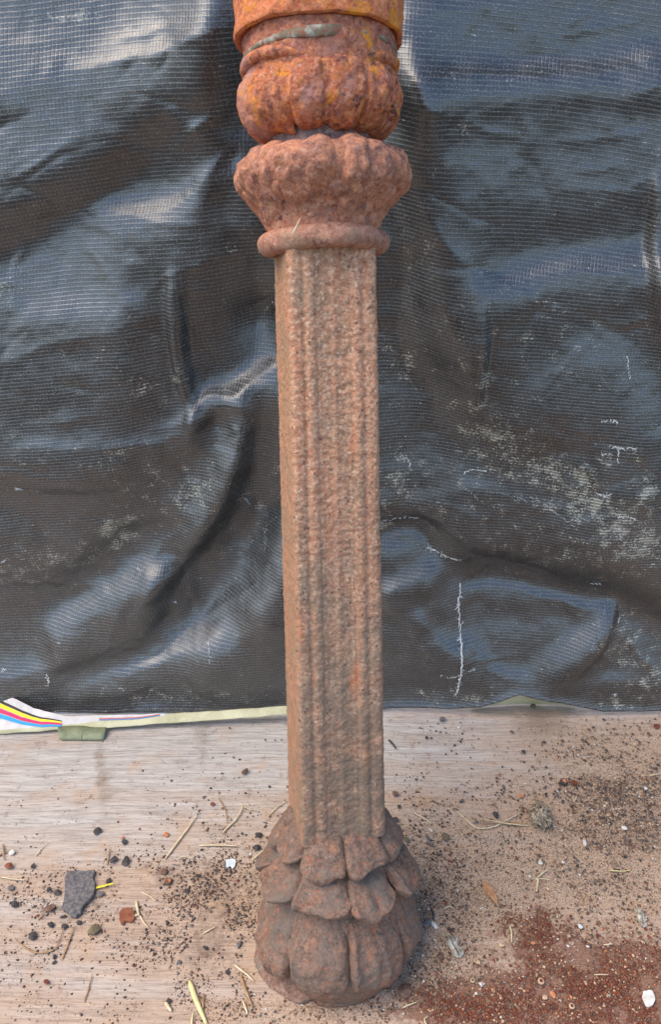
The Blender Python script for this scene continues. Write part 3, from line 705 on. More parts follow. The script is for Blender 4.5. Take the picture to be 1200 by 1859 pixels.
# ------------------------------------------------------------------ COLUMN
base_px = (614, 1716)
B0 = ground(*base_px)
vp = np.array([(725 - CX) / F, -(6900 - CY) / F, 1.0])
ax = -(vp[0] * RIGHT + vp[1] * UP + vp[2] * FWD); ax /= np.linalg.norm(ax)
zq = Vector(ax); xq = Vector((1, 0, 0)); yq = zq.cross(xq).normalized(); xq = yq.cross(zq).normalized()
RM = Matrix((xq, yq, zq)).transposed()
RMn = np.array(RM)
column = bpy.data.objects.new('iron_column', None); COL.objects.link(column)
column.location = B0; column.rotation_euler = RM.to_euler()
tag(column, 'rusty cast iron column with leafy capital and foot leaning on the black sheet', 'column')
def l2w(L): return B0 + np.asarray(L) @ RMn.T
def zr(py, rpx):
    """axis height whose image row is py, and the radius in metres for a half-width of rpx pixels"""
    lo, hi = -.1, 2.0
    for _ in range(50):
        mid = (lo + hi) / 2
        if project(l2w((0, 0, mid)))[1] > py: lo = mid
        else: hi = mid
    return (rpx * project(l2w((0, 0, lo)))[2] / F, lo)
print('axis', ax, 'B0', B0, 'top', zr(0, 150), 'ring', zr(435, 119), 'tiers', zr(1500, 106), zr(1560, 133), zr(1690, 146))

def clampground(V):
    W = l2w(V); bad = W[:, 2] < .0008
    if bad.any():
        W[bad, 2] = .0008
        V = (W - B0) @ RMn
    return V
def lathe(name, prof, mat, nseg=220, npr=60, amp=.0016, sc=45, seed=0, wave=None, parent=column, clamp=False):
    p = smoothcurve(prof, npr); th = np.linspace(0, 2 * math.pi, nseg, endpoint=False)
    R = np.repeat(p[:, 0:1], nseg, 1); Z = np.repeat(p[:, 1:2], nseg, 1); T = np.repeat(th[None], npr, 0)
    if wave: R, Z = wave(R, Z, T)
    V = np.stack([R * np.sin(T), -R * np.cos(T), Z], -1)
    d = amp * fbm(V, sc, 4, seed)
    nr = np.stack([np.sin(T), -np.cos(T), 0 * T], -1)
    V = V + nr * d[..., None]; V[..., 2] += .35 * amp * fbm(V, sc * .8, 3, seed + 5)
    V = V.reshape(-1, 3)
    if clamp: V = clampground(V)
    return mesh_np(name, V, gridfaces(nseg, npr, True), mat, parent)
def leaf(name, prof, c, hw, mat, parent, edge=.018, tip=.012, groove=.003, rim=.0, rimside=-1, seed=0, nu=44, nv=60, amp=.0016, clamp=False, tipup=False, ribs=0, taper=0.0, ends=True, lip=0.0, lipv=.72):
    """one cast leaf: prof = (r,z) from root to tip and round the lip; c, hw in degrees"""
    p = smoothcurve(prof, nv); u = np.linspace(-1, 1, nu)
    Uu = np.repeat(u[None], nv, 0); v = np.repeat(np.linspace(0, 1, nv)[:, None], nu, 1)
    R = np.repeat(p[:, 0:1], nu, 1); Z = np.repeat(p[:, 1:2], nu, 1)
    wv = 1 - taper * np.abs(v - .55) * 1.2
    au = np.abs(Uu)
    R = R - edge * au ** 8 - edge * .12 * au ** 2
    R = R - groove * np.exp(-(Uu / .16) ** 2) * np.sin(np.clip(v * 1.15, 0, 1) * math.pi)
    if ribs: R = R + .0022 * np.cos(Uu * math.pi * ribs) * np.sin(np.clip(v, 0, 1) * math.pi)
    if rim: R = R + rim * np.exp(-((Uu - rimside * .80) / .11) ** 2) * np.sin(v * math.pi)
    s = tip * au ** 3.2 * sstep(.15, .75, v)
    Z = Z + (-s if tipup else s)
    ph = np.radians(c) + np.radians(hw) * Uu * wv
    lipw = np.exp(-((v - lipv) / .13) ** 2)
    q3 = np.stack([ph * .09, 0 * ph + seed * .37, v * .03], -1)
    R = R + lip * lipw * (1 + .9 * noise(q3, 38, seed)); Z = Z + lip * 1.6 * sstep(.45, .8, v) * noise(q3, 46, seed + 3)
    V = np.stack([R * np.sin(ph), -R * np.cos(ph), Z], -1)
    nr = np.stack([np.sin(ph), -np.cos(ph), 0 * ph], -1)
    d = amp * 1.6 * fbm(V, 30, 2, seed + 50) + amp * .8 * fbm(V, 90, 4, seed)
    V = V + nr * d[..., None]; V[..., 2] += amp * fbm(V, 34, 3, seed + 9)
    V = V.reshape(-1, 3)
    if clamp: V = clampground(V)
    return mesh_np(name, V, gridfaces(nu, nv), mat, parent)

def emptypart(name):
    e = bpy.data.objects.new(name, None); COL.objects.link(e); e.parent = column; return e

# --- foot: core + three tiers of leaves
SC0 = zr(1560, 100)[0] / 100
def pr(L): return [zr(y, r) for (y, r) in L]
foot_core = lathe('foot', pr([(1765, 96), (1738, 104), (1716, 116), (1690, 130), (1650, 130), (1610, 112), (1590, 100), (1570, 108), (1545, 102), (1525, 84), (1505, 90), (1482, 80), (1474, 66), (1468, 40), (1466, 4)]), M['base'], 240, 110, .003, 28, 3, clamp=True)
C0 = -14.0
rj = np.random.default_rng(3)
for k in range(8):
    v1, v2, v3 = rj.uniform(-6, 6, 3); w1, w2, w3_ = rj.uniform(-5, 5, 3); t1, t2, t3 = rj.uniform(-.004, .009, 3)
    c = C0 + 45 * k + (0 if k in (0, 1, 7) else rj.uniform(-3, 3)); s = 100 + k * 7
    big = k in (0,)
    # lowest tier
    j = rj.uniform(-4, 4)
    leaf('leaf', pr([(1572, 88), (1590, 102), (1606, 117), (1626, 131 + w1 / 2), (1648, 142 + w1), (1670 + v1, 148 + j), (1688 + v1, 144 + j), (1702 + v1, 132), (1708 + v1, 118), (1704, 104)]), c + w1 / 3, 23.5 + w1 / 3, M['base'], foot_core,
         edge=.016, tip=.013 if big else .006, groove=(.004 if k % 2 else -.0015), rim=.004 if big else .003, rimside=-1, seed=s, amp=.0021, clamp=True, ribs=(0 if big else 2 if k % 2 else 0), taper=.05, nu=60, nv=80, lip=.0035, lipv=.70)
    leaf('leaf', pr([(1514, 76), (1528, 94), (1540, 110), (1552, 124 + w2 / 2), (1564 + v2, 134 + w2), (1574 + v2, 137 + w2), (1585 + v2, 131 + w2), (1588 + v2, 116), (1580, 96)]), c + 1, 25 if big else 22.5, M['base'], foot_core,
         edge=.016, tip=.012 if big else .006 + t2, groove=(.004 if k % 2 else .0), rim=.005, rimside=-1, seed=s + 3, amp=.0023, ribs=(0 if big else 1 if k % 2 else 0), nu=60, nv=70, lip=.0050, lipv=.66)
    leaf('leaf', pr([(1468, 62), (1472, 78), (1480, 92), (1492, 103), (1506, 110 + w3_ / 2), (1519 + v3, 112 + w3_ / 2), (1529 + v3, 106), (1530 + v3, 90), (1522, 76)]), c + 1, 24, M['base'], foot_core,
         edge=.014, tip=.007 + t3, groove=.001, seed=s + 5, amp=.0025, nu=56, nv=60, lip=.0050, lipv=.66)
# torn skirt of the foot spread on the boards at the front left
sk = []
outl = [(466, 1712), (463, 1745), (472, 1772), (490, 1792), (512, 1806), (540, 1822), (566, 1815), (590, 1803), (612, 1800)]
oc = smoothcurve(outl, 60); cc = np.array(base_px)
for i, q in enumerate(oc):
    for k, f in enumerate((0.0, .08, .16, .26, .40)):
        pxy = q * (1 - f) + cc * f
        sk.append(ground(pxy[0] + (rng.normal(0, .8) if k == 0 else 0), pxy[1], [.0012, .0045, .006, .009, .016][k]))
sk = (np.array(sk) - B0) @ RMn
sko = mesh_np('torn_skirt', sk + 0, gridfaces(5, 60), M['skirt'], foot_core)
ms_ = sko.modifiers.new('thickness', 'SOLIDIFY'); ms_.thickness = .003; ms_.offset = 0

# --- shaft
def shaft():
    zt = zr(448, 1)[1]; zb = zr(1482, 1)[1]
    nper = 60; nz = 520
    # cross-section of one face, half side a at the top; slight taper none
    side = zr(470, 160 / 2)[0]; side2 = zr(1500, 149 / 2)[0]         # half side in metres
    rotz = math.radians(12)
    t = np.linspace(-1, 1, nper, endpoint=False) + 1 / nper
    def relief(t):
        a = np.abs(t)
        r = -.0022 * (1 - sstep(.28, .42, a)) - .0018 * np.exp(-((a - .70) / .055) ** 2) - .0016 * np.exp(-((a - .40) / .035) ** 2) + .0012 * np.exp(-(a / .07) ** 2)
        r = r + .0012 * np.exp(-((a - .55) / .10) ** 2) - .0012 * sstep(.90, 1.0, a) ** 2
        return r
    P2 = []; sf = []
    for f in range(4):
        a = rotz + f * math.pi / 2
        # tangent along +phi, normal outwards
        nrm = np.array([math.sin(a), -math.cos(a)]); tan = np.array([math.cos(a), math.sin(a)])
        for tt in t:
            fl = 1.0 if f == 0 or f == 2 else .15
            P2.append(nrm * (side + relief(tt) * fl - (.0012 * (1 - fl)) * sstep(.90, 1.0, abs(tt)) ** 2) + tan * tt * side * .945); sf.append(0.0 if f in (0, 2) else 1.0)
    P2 = np.array(P2); n = len(P2)
    zz = np.linspace(zb, zt, nz)
    X = np.repeat(P2[None, :, 0], nz, 0); Y = np.repeat(P2[None, :, 1], nz, 0); Z = np.repeat(zz[:, None], n, 1)
    tpw = (side2 + (side - side2) * (zz - zb) / (zt - zb)) / side; X = X * tpw[:, None]; Y = Y * tpw[:, None]
    V = np.stack([X, Y, Z], -1); nr = np.stack([X, Y, 0 * X], -1); nr /= np.linalg.norm(nr, axis=-1, keepdims=True)
    W = V * np.array([1, 1, 1.0])
    d = .0006 * fbm(W, 150, 4, 11, .7) + .0007 * fbm(V, 18, 3, 12) + .0005 * noise(V * np.array([.8, .8, 1.2]), 260, 15)
    sfm = np.array(sf)[None, :]; d = d * (1 - .15 * sfm)
    V = V + nr * d[..., None]
    o = mesh_np('shaft', V.reshape(-1, 3), gridfaces(n, nz, True), M['shaft'], column)
    add_attr(o.data, 'sideface', np.repeat(sfm, nz, 0))
shaft()

# --- ring under the capital
rr, zc = zr(441, 119); tr = 21 * SC0 * .80
def torus_prof(r, z, a, b, n=13): return [(r + a * math.cos(t), z + b * math.sin(t)) for t in np.linspace(-math.pi * .93, math.pi * .93, n)]
lathe('ring', torus_prof(rr - tr, zc, tr, tr), M['ring'], 260, 60, .0019, 40, 20, wave=lambda R, Z, T: (R, Z + .0018 * np.sin(2 * T + 1)))

# --- lower capital: bell + eight leaves turning over at the top
bell = lathe('lower_capital', pr([(432, 98), (416, 102), (402, 105), (384, 112), (364, 126), (346, 141), (326, 148), (306, 147), (290, 137), (281, 118), (274, 96), (250, 88)]), M['lower_leaf'], 220, 70, .0022, 34, 30)
for k in range(8):
    c = C0 + 3 + 45 * k; s = 300 + 7 * k; jj = rj.uniform(-3, 3)
    leaf('leaf', pr([(424, 92), (410, 103), (397, 109), (380, 120), (364, 136), (347, 150), (328, 157 + jj), (308, 157 + jj), (291, 149), (279, 134), (273, 112), (276, 92)]), c, 23.5, M['lower_leaf'], bell,
         edge=.020, tip=.006, tipup=True, groove=(.0045 if k % 2 else .001), rim=.0025, rimside=1 if k % 2 else -1, seed=s, amp=.0030, lip=.0012, lipv=.6)
    # small bud hanging in the seam between two leaves
    leaf('leaf_bud', pr([(400, 100), (388, 114), (374, 128), (360, 139), (348, 140), (338, 128)]), c + 22.5, 9, M['lower_leaf'], bell,
         edge=.012, tip=.004, tipup=True, groove=.0, seed=s + 4, nu=24, nv=30, amp=.0026)

# --- neck and upper capital
lathe('neck', pr([(300, 88), (286, 98), (272, 97), (262, 95), (250, 94), (236, 97), (215, 104)]), M['neck'], 200, 40, .0028, 38, 40)
cup = lathe('upper_capital', pr([(255, 80), (251, 94), (246, 110), (234, 124), (215, 137), (190, 141), (165, 139), (140, 135), (120, 134)]), M['upper_leaf'], 220, 70, .0022, 34, 41)
angs = [(-48, 22, 6), (-9, 14, 0), (21, 14, 0), (48, 13, 0), (74, 12, 0)]
for q, (c0, hw, rm_) in enumerate(angs):
    for turn in ((0, 180) if q < 5 else (0,)):
        c = c0 + turn; s = 400 + 9 * q + turn
        jj = rj.uniform(-2, 2)
        leaf('leaf', pr([(138, 126), (147, 138), (160, 145), (180, 149 + jj), (204, 149 + jj), (224, 142), (242, 128), (254, 112), (259, 96), (256, 84)]), c, hw + 1.0, M['upper_leaf'], cup,
             edge=.014, tip=-.006 if q == 0 else .004, groove=.004 if q == 0 else 0, rim=rm_ * .001, rimside=-1, seed=s, amp=.0020, ribs=2 if q in (0, 3) else 0)
for c in (100, -80):   # broad leaves at the flanks
    leaf('leaf', pr([(138, 126), (147, 138), (160, 145), (182, 148), (206, 147), (226, 141), (243, 127), (254, 112), (258, 96)]), c, 15, M['upper_leaf'], cup, edge=.016, tip=.004, seed=int(500 + c), amp=.0018)
# raised lip above the leaves
lip = lathe('leaf_lip', torus_prof(*zr(138, 131), .0062, .0060), M['upper_leaf'], 240, 30, .0030, 30, 44,
      wave=lambda R, Z, T: (R + .003 * np.cos(T * 3 + 2.6), Z + .0045 * np.cos(T * 3 + 2.6)))
# --- collar, gasket and flange
lathe('collar', pr([(160, 130), (148, 136), (130, 138.5), (112, 139.5), (96, 140), (80, 140), (66, 138), (40, 130)]), M['collar'], 240, 60, .0016, 40, 46)
zg = zr(108, 140)
lathe('gasket', torus_prof(zg[0] - .0016, zg[1], .0019, .0026, 11), M['gasket'], 260, 24, .0011, 34, 47,
      wave=lambda R, Z, T: (R + .0022 * np.exp(-(np.minimum(T, 2 * math.pi - T) / .35) ** 2), Z + .0026 * (Z - zg[1]) / .0026 * np.exp(-(np.minimum(T, 2 * math.pi - T) / .45) ** 2) - .003 * np.sin(T) * -1))
lathe('flange', [zr(66, 120), zr(76, 138), zr(80.5, 145), zr(79, 151), zr(76, 153.5), zr(60, 154), zr(30, 154), zr(8, 151.5), zr(-10, 149), zr(-40, 146), zr(-60, 140), zr(-62, 100), zr(-62, 2)], M['flange'], 260, 110, .0024, 46, 48)
# silver chip stuck to the foot
def foot_pt(px, py, rpx=121):
    r = zr(1700, rpx)[0]; best = None
    for ph in np.linspace(-.5, .5, 60):
        for zz in np.linspace(-.05, .06, 60):
            P_ = np.array([r * math.sin(ph), -r * math.cos(ph), zz]); x, y, _ = project(l2w(P_)); d = (x - px) ** 2 + (y - py) ** 2
            if best is None or d < best[0]: best = (d, P_)
    return best[1]
for quad in ([(610, 1770), (634, 1774), (631, 1783), (612, 1786)], [(616, 1793), (630, 1793), (628, 1801), (619, 1800)]):
    Vq = [foot_pt(*q) for q in quad]; Vq += [v * np.array([.93, .93, 1]) for v in Vq]
    ch = mesh_np('paint_chip', np.array(Vq), [(0, 1, 2, 3), (7, 6, 5, 4), (0, 4, 5, 1), (1, 5, 6, 2), (2, 6, 7, 3), (3, 7, 4, 0)], M['plastic'], foot_core, smooth=False)
    ch['label'] = 'pale silvery chip stuck low on the front of the foot'

# ------------------------------------------------------------------ DEBRIS
def px2m(px, py): return float(project(ground(px, py))[2]) / F
def chip(px, py, size, mat, label, cat='chip', name='scale_chip', group=None, asp=1.0, ang=0.0, flat=.38, seed=None, z0=0.0, detail=2):
    """irregular stone or scale: noisy squashed sphere"""
    seed = seed if seed is not None else int(px * 7 + py)
    r = np.random.default_rng(seed); s = size * px2m(px, py) / 2
    nu, nv = (14, 8) if size > 12 else (10, 6)
    th = np.linspace(0, 2 * math.pi, nu, endpoint=False); ph = np.linspace(.15, math.pi - .15, nv)
    T, Pn = np.meshgrid(th, ph)
    D = np.stack([np.sin(Pn) * np.cos(T), np.sin(Pn) * np.sin(T), np.cos(Pn)], -1)
    rad = 1 + .30 * noise(D, 1.9, seed % 911) + .25 * noise(D, 4.3, seed % 577)
    # cut by random planes so the lump gets facets
    for _ in range(7):
        nn = r.normal(0, 1, 3); nn /= np.linalg.norm(nn); h_ = r.uniform(.45, .8); dd = (D * rad[..., None]) @ nn
        rad = np.where(dd > h_, rad * h_ / np.maximum(dd, 1e-6), rad)
    V = D * rad[..., None] * np.array([s, s * asp * 1.15, s * flat]); V = V.reshape(-1, 3)
    V = np.vstack([V, [[0, 0, V[:, 2].max() * .95]], [[0, 0, V[:, 2].min()]]])
    Fa = [tuple(f) for f in gridfaces(nu, nv, True)]
    Fa += [(len(V) - 2, (i + 1) % nu, i) for i in range(nu)] + [(len(V) - 1, (nv - 1) * nu + i, (nv - 1) * nu + (i + 1) % nu) for i in range(nu)]
    V[:, 2] -= V[:, 2].min()
    o = mesh_np(name, V, Fa, mat, smooth=False); p = ground(px, py); o.location = (p[0], p[1], z0); o.rotation_euler = (0, 0, math.radians(ang) if ang else r.uniform(0, 6))
    return tag(o, label, cat, group)
def flake(poly, thick, mat, label, cat='flake', name='flake', bend=.002):
    """thin plate with a traced outline, its own thickness and warp"""
    poly = np.array(poly, float); c = poly.mean(0); pc = ground(*c)
    n = len(poly) * 3; q = smoothcurve(np.vstack([poly, poly[:1]]), n + 1)[:-1]; q = q + rng.normal(0, .5, q.shape)
    rings = [1.0, .96, .7, .4, .15]; V = []
    for k, f in enumerate(rings):
        for p in q:
            w3 = ground(*(c + (p - c) * f)); h = thick * (.55 if k == 0 else 1.0); V.append((w3[0] - pc[0], w3[1] - pc[1], h))
    V = np.array(V); V[:, 2] += bend * (fbm(V + pc, 45, 3, 9) * .5 + .5) * (V[:, 2] > 0)
    b = V[:n].copy(); b[:, 2] = .0002
    m = len(V); V = np.vstack([V, b]); Fa = []
    for k in range(len(rings) - 1):
        for i in range(n): Fa.append((k * n + i, k * n + (i + 1) % n, (k + 1) * n + (i + 1) % n, (k + 1) * n + i))
    Fa.append(tuple((len(rings) - 1) * n + i for i in range(n)))
    for i in range(n): Fa.append((m + i, m + (i + 1) % n, (i + 1) % n, i))
    a2 = 0
    V2 = np.array(V); o = mesh_np(name, V2, Fa, mat, smooth=False); o.location = (pc[0], pc[1], 0)
    return tag(o, label, cat)
def straw(pts, wpx, mat, label, cat='straw', name='straw', lift=.001, parent=None, origin=None, flat=.45, h3=None, arch=.0, sw=None):
    pts = np.array(pts, float); n = max(6, 5 * len(pts)); q = smoothcurve(pts, n) if len(pts) > 2 else np.linspace(pts[0], pts[1], n)
    q = q + np.cumsum(rng.normal(0, .22, q.shape), 0)
    s = px2m(*pts.mean(0)) * wpx / 2 * .78 if sw is None else sw
    if h3 is None:
        W3 = np.array([ground(a, b, 0) for a, b in q]); W3[:, 2] = s * flat + lift * np.linspace(.1, 1, n) + arch * np.sin(np.linspace(0, math.pi, n))
    else: W3 = np.array([h3(a, b) for a, b in q])
    c = W3.mean(0) if origin is None else origin; V = []; Fa = []
    K = 6
    for i in range(n):
        t = W3[min(i + 1, n - 1)] - W3[max(i - 1, 0)]; t /= np.linalg.norm(t) + 1e-9
        upv = np.array([0, 0, 1.]) if h3 is None else np.array([0, -1., 0])
        s1 = np.cross(t, upv); s1 /= np.linalg.norm(s1) + 1e-9; s2 = np.cross(s1, t)
        e = (.55 + .45 * math.sin(math.pi * min(1, max(0, i / (n - 1))) ** .6)) if 0 < i < n - 1 else .35
        for k in range(K):
            a = k * 2 * math.pi / K; V.append(W3[i] - c + s * e * (math.cos(a) * s1 + flat * math.sin(a) * s2))
    for i in range(n - 1):
        for k in range(K): Fa.append((i * K + k, i * K + (k + 1) % K, (i + 1) * K + (k + 1) % K, (i + 1) * K + k))
    Fa += [tuple(range(K - 1, -1, -1)), tuple((n - 1) * K + k for k in range(K))]
    o = mesh_np(name, np.array(V), Fa, mat, parent)
    if parent is None:
        o.location = c; tag(o, label, cat)
    return o

flake([(118, 1600), (122, 1587), (138, 1583), (155, 1584), (173, 1582), (170, 1598), (174, 1612), (167, 1634), (152, 1648), (146, 1662), (134, 1668), (121, 1657), (114, 1651), (117, 1625)], .0045, M['slate'], 'large slate grey iron scale flake lying flat on the boards at left', name='iron_flake', bend=.003)
straw([(169, 1614), (188, 1611), (207, 1608)], 6, M['yellow_leaf'], 'bright yellow leaf sliver touching the large grey flake', 'leaf', 'leaf_sliver', lift=.005)
flake([(216, 1658), (226, 1650), (240, 1652), (244, 1664), (240, 1676), (228, 1674), (222, 1680), (217, 1670)], .002, M['rust_chip'], 'ragged rust red flake beside the pale forked husk', name='rust_flake')
e = bpy.data.objects.new('forked_husk', None); COL.objects.link(e); e.location = ground(252, 1660); tag(e, 'pale forked husk lying right of the rust red flake', 'husk')
straw([(247, 1635), (250, 1652), (253, 1662)], 7, M['straw'], None, parent=e, origin=np.array(ground(252, 1660)), name='stalk')
straw([(252, 1660), (262, 1676), (268, 1684)], 4, M['straw'], None, parent=e, origin=np.array(ground(252, 1660)), name='prong')
straw([(253, 1660), (242, 1664), (240, 1668)], 6, M['straw'], None, parent=e, origin=np.array(ground(252, 1660)), name='prong')
chip(170, 1693, 30, M['olive_chip'], 'grey brown stone on the boards below the large grey flake', 'stone', 'stone', asp=.8)
chip(89, 1650, 18, M['brown_chip'], 'round brown stone left of the large grey flake', 'stone', 'stone', flat=.5)
flake([(410, 1561), (426, 1560), (428, 1569), (421, 1579), (418, 1573), (410, 1577)], .001, M['plastic'], 'white plastic scrap with a notched end, left of the column foot', 'scrap', 'plastic_scrap')
flake([(1167, 1801), (1184, 1800), (1190, 1814), (1186, 1825), (1175, 1829), (1168, 1816)], .0012, M['white_chip'], 'crumpled off white scrap on the red grit near the bottom right corner', 'scrap', 'paper_scrap')

def nut(px, py, size, mat, inner, label):
    s = px2m(px, py) * size / 2; K = 16; V = []; prof = [(.45, 0), (.95, .25), (1, .6), (.8, .95), (.55, .95), (.42, .6), (.1, .5)]
    for (r, z) in prof:
        for k in range(K): a = 2 * math.pi * k / K; V.append((r * s * math.cos(a) * (1 + .06 * math.sin(3 * a)), r * s * math.sin(a), z * s))
    fa = gridfaces(K, len(prof), True)
    o = mesh_np('seed_cup', V, fa, mats=[mat, inner], midx=[0] * (K * 4) + [1] * (K * 2)); o.location = ground(px, py); o.rotation_euler = (.15, 0, 1)
    tag(o, label, 'seed cup')
nut(305, 1602, 13, M['brown_chip'], M['orange_chip'], 'small orange hollow seed cup beside the dark clump left of the column')
nut(1023, 1422, 15, M['black_chip'], M['orange_chip'], 'black seed cup with orange centre lying right behind the dried flower')
nut(982, 1783, 12, M['tan_chip'], M['red_chip'], 'pale tan snail-like ring on the red grit, the middle of three')
nut(858, 1781, 9, M['tan_chip'], M['olive_chip'], 'pale ring at the left edge of the red grit')
nut(1038, 1828, 11, M['tan_chip'], M['red_chip'], 'pale ring nearest the bottom edge of the red grit')

# labelled chips: x, y, size, material, aspect, label
CH = [
 (175, 1511, 17, 'black_chip', 1, 'black lump alone above the two black lumps on the left boards'),
 (225, 1530, 13, 'black_chip', 1, 'black lump touching a tiny orange crumb, left boards'),
 (223, 1521, 7, 'orange_chip', .8, 'tiny orange crumb touching a black lump, left boards'),
 (207, 1561, 16, 'black_chip', .8, 'left one of two close black lumps above the large grey flake'),
 (228, 1565, 16, 'black_chip', 1.1, 'right one of two close black lumps above the large grey flake'),
 (301, 1517, 13, 'orange_chip', .7, 'orange crumb above the leaning straw, left boards'),
 (385, 1460, 9, 'rust_chip', 1, 'small round rust bead between the sheet and the straws, left of the shaft'),
 (445, 1402, 19, 'brown_chip', .5, 'long brown flake nearest the sheet left of the shaft'),
 (470, 1518, 17, 'black_chip', .6, 'flat black chip close to the left of the foot, upper of two'),
 (466, 1540, 15, 'black_chip', .9, 'crumbly black chip close to the left of the foot, lower of two'),
 (103, 1621, 15, 'black_chip', 1, 'black lump just left of the large grey flake'),
 (88, 1616, 11, 'black_chip', .7, 'oval black crumb further left of the large grey flake'),
 (26, 1643, 17, 'black_chip', .8, 'angular black lump near the left picture edge'),
 (20, 1613, 15, 'grey_chip', .9, 'grey angular lump near the left picture edge'),
 (61, 1699, 19, 'black_chip', .8, 'black two-lobed lump lower left of the large grey flake'),
 (184, 1624, 14, 'grey_chip', 1, 'grey chip at the right edge of the large grey flake'),
 (197, 1601, 13, 'black_chip', .6, 'black sliver above the yellow leaf sliver'),
 (297, 1585, 18, 'brown_chip', .8, 'dark brown clump above the orange seed cup'),
 (340, 1617, 12, 'black_chip', .9, 'black crumb right of the orange seed cup'),
 (358, 1591, 10, 'black_chip', .8, 'small black crumb between the orange seed cup and the plastic scrap'),
 (92, 1681, 14, 'black_chip', .8, 'black lump under the round brown stone'),
 (117, 1683, 13, 'black_chip', .9, 'black lump below the lower tip of the large grey flake'),
 (144, 1676, 12, 'black_chip', .8, 'black lump between the large grey flake and the grey brown stone'),
 (115, 1665, 12, 'black_chip', .7, 'black lump touching the lower left of the large grey flake'),
 (99, 1738, 12, 'black_chip', .6, 'upper of two stacked oval black crumbs, lower left boards'),
 (98, 1748, 10, 'black_chip', .6, 'lower of two stacked oval black crumbs, lower left boards'),
 (326, 1747, 12, 'grey_chip', .6, 'dark bluish sliver alone left of the foot near the bottom'),
 (412, 1766, 11, 'black_chip', .8, 'black crumb left of the two crossing straws by the foot'),
 (373, 1722, 13, 'black_chip', .8, 'black crumb in the dirt patch left of the foot'),
 (434, 1716, 15, 'grey_chip', .7, 'dark flat chip close to the lower left of the foot'),
 (306, 1818, 13, 'black_chip', .6, 'black chip above the thick short straw at the bottom'),
 (85, 1784, 14, 'red_chip', .7, 'pinkish red chip near the bottom left corner'),
 (14, 1574, 20, 'rust_chip', .7, 'rust brown crumbly chip at the left picture edge'),
 (22, 1549, 14, 'white_chip', .7, 'white crumb above the rust brown chip at the left edge'),
 (58, 1574, 12, 'black_chip', .8, 'black crumb right of the rust brown chip at the left edge'),
 (803, 1307, 12, 'grey_chip', .9, 'grey wedge chip close under the sheet right of the shaft'),
 (950, 1365, 11, 'black_chip', .8, 'black chip between the brown stain and the dried flower'),
 (929, 1330, 9, 'brown_chip', .9, 'brown crumb at the left of the brown water stain'),
 (967, 1284, 14, 'olive_chip', .7, 'olive grey pebble tucked under the lifted sheet edge'),
 (988, 1348, 8, 'black_chip', .8, 'small black crumb right of the brown water stain'),
 (716, 1442, 14, 'brown_chip', .8, 'dark brown chip right beside the lower shaft'),
 (724, 1464, 8, 'black_chip', 1, 'small square black crumb right of the lower shaft'),
 (719, 1490, 15, 'black_chip', .7, 'flat black chip touching the upper right of the foot'),
 (737, 1526, 13, 'olive_chip', .9, 'olive chip right of the foot beside a grey sliver'),
 (809, 1522, 18, 'olive_chip', .8, 'olive brown flat chip right of the grey sliver'),
 (900, 1480, 15, 'black_chip', .8, 'black lump above the stalk of the dried flower'),
 (945, 1445, 10, 'orange_chip', 1, 'orange crumb behind the dried flower head'),
 (1042, 1424, 15, 'red_chip', .8, 'dark red crumb right of the black seed cup'),
 (1192, 1320, 14, 'red_chip', .8, 'reddish chip at the right picture edge below the sheet'),
 (1179, 1334, 12, 'brown_chip', .6, 'brown flake left below the reddish chip at the right edge'),
 (777, 1676, 20, 'grey_chip', .8, 'grey angular chip pressed beside the right of the foot'),
 (789, 1681, 17, 'white_chip', .5, 'white crumb touching the grey angular chip right of the foot'),
 (799, 1738, 20, 'brown_chip', .7, 'brown triangular flake below the white bark piece'),
 (737, 1800, 30, 'brown_chip', .8, 'dark squarish iron chunk at the lower right of the foot'),
 (1005, 1807, 13, 'orange_chip', .9, 'largest orange pebble in the red grit'),
 (990, 1811, 12, 'tan_chip', .8, 'tan pebble touching the largest orange pebble'),
 (968, 1713, 9, 'orange_chip', 1, 'orange pebble in the upper patch of red grit'),
 (912, 1717, 10, 'tan_chip', 1, 'tan pebble left of the upper patch of red grit'),
 (868, 1747, 10, 'tan_chip', .8, 'tan pebble between the foot and the red grit'),
 (1123, 1804, 11, 'red_chip', .9, 'brick red pebble left of the crumpled scrap'),
 (1054, 1683, 11, 'plastic', .7, 'pale bluish chip above the red grit'),
 (874, 1788, 10, 'white_chip', .8, 'cream pebble right of the pale ring at the left of the red grit'),
 (1173, 1432, 9, 'white_chip', 1, 'white crumb near the right edge, level with the black seed cup'),
 (1135, 1505, 11, 'white_chip', .9, 'white crumb in the dark grit right of the dried flower'),
 (981, 1567, 10, 'white_chip', .9, 'white crumb above the forked straw'),
 (1062, 1531, 17, 'white_chip', .35, 'long white splinter right below the dried flower'),
 (810, 1640, 9, 'rust_chip', .8, 'rust crumb between the foot and the winged seed'),
 (775, 1340, 9, 'black_chip', .5, 'small dark splinter right of the shaft under the sheet'),
 (837, 1347, 8, 'black_chip', .4, 'thin dark splinter pointing up under the long white tear'),
]
for (x, y, s, m, a, lb) in CH:
    chip(x, y, s, M[m], lb, 'pebble' if 'pebble' in lb else 'crumb' if 'crumb' in lb else 'chip', {'pebble': 'pebble', 'crumb': 'crumb'}.get('pebble' if 'pebble' in lb else 'crumb' if 'crumb' in lb else '', 'scale_chip'), asp=a)
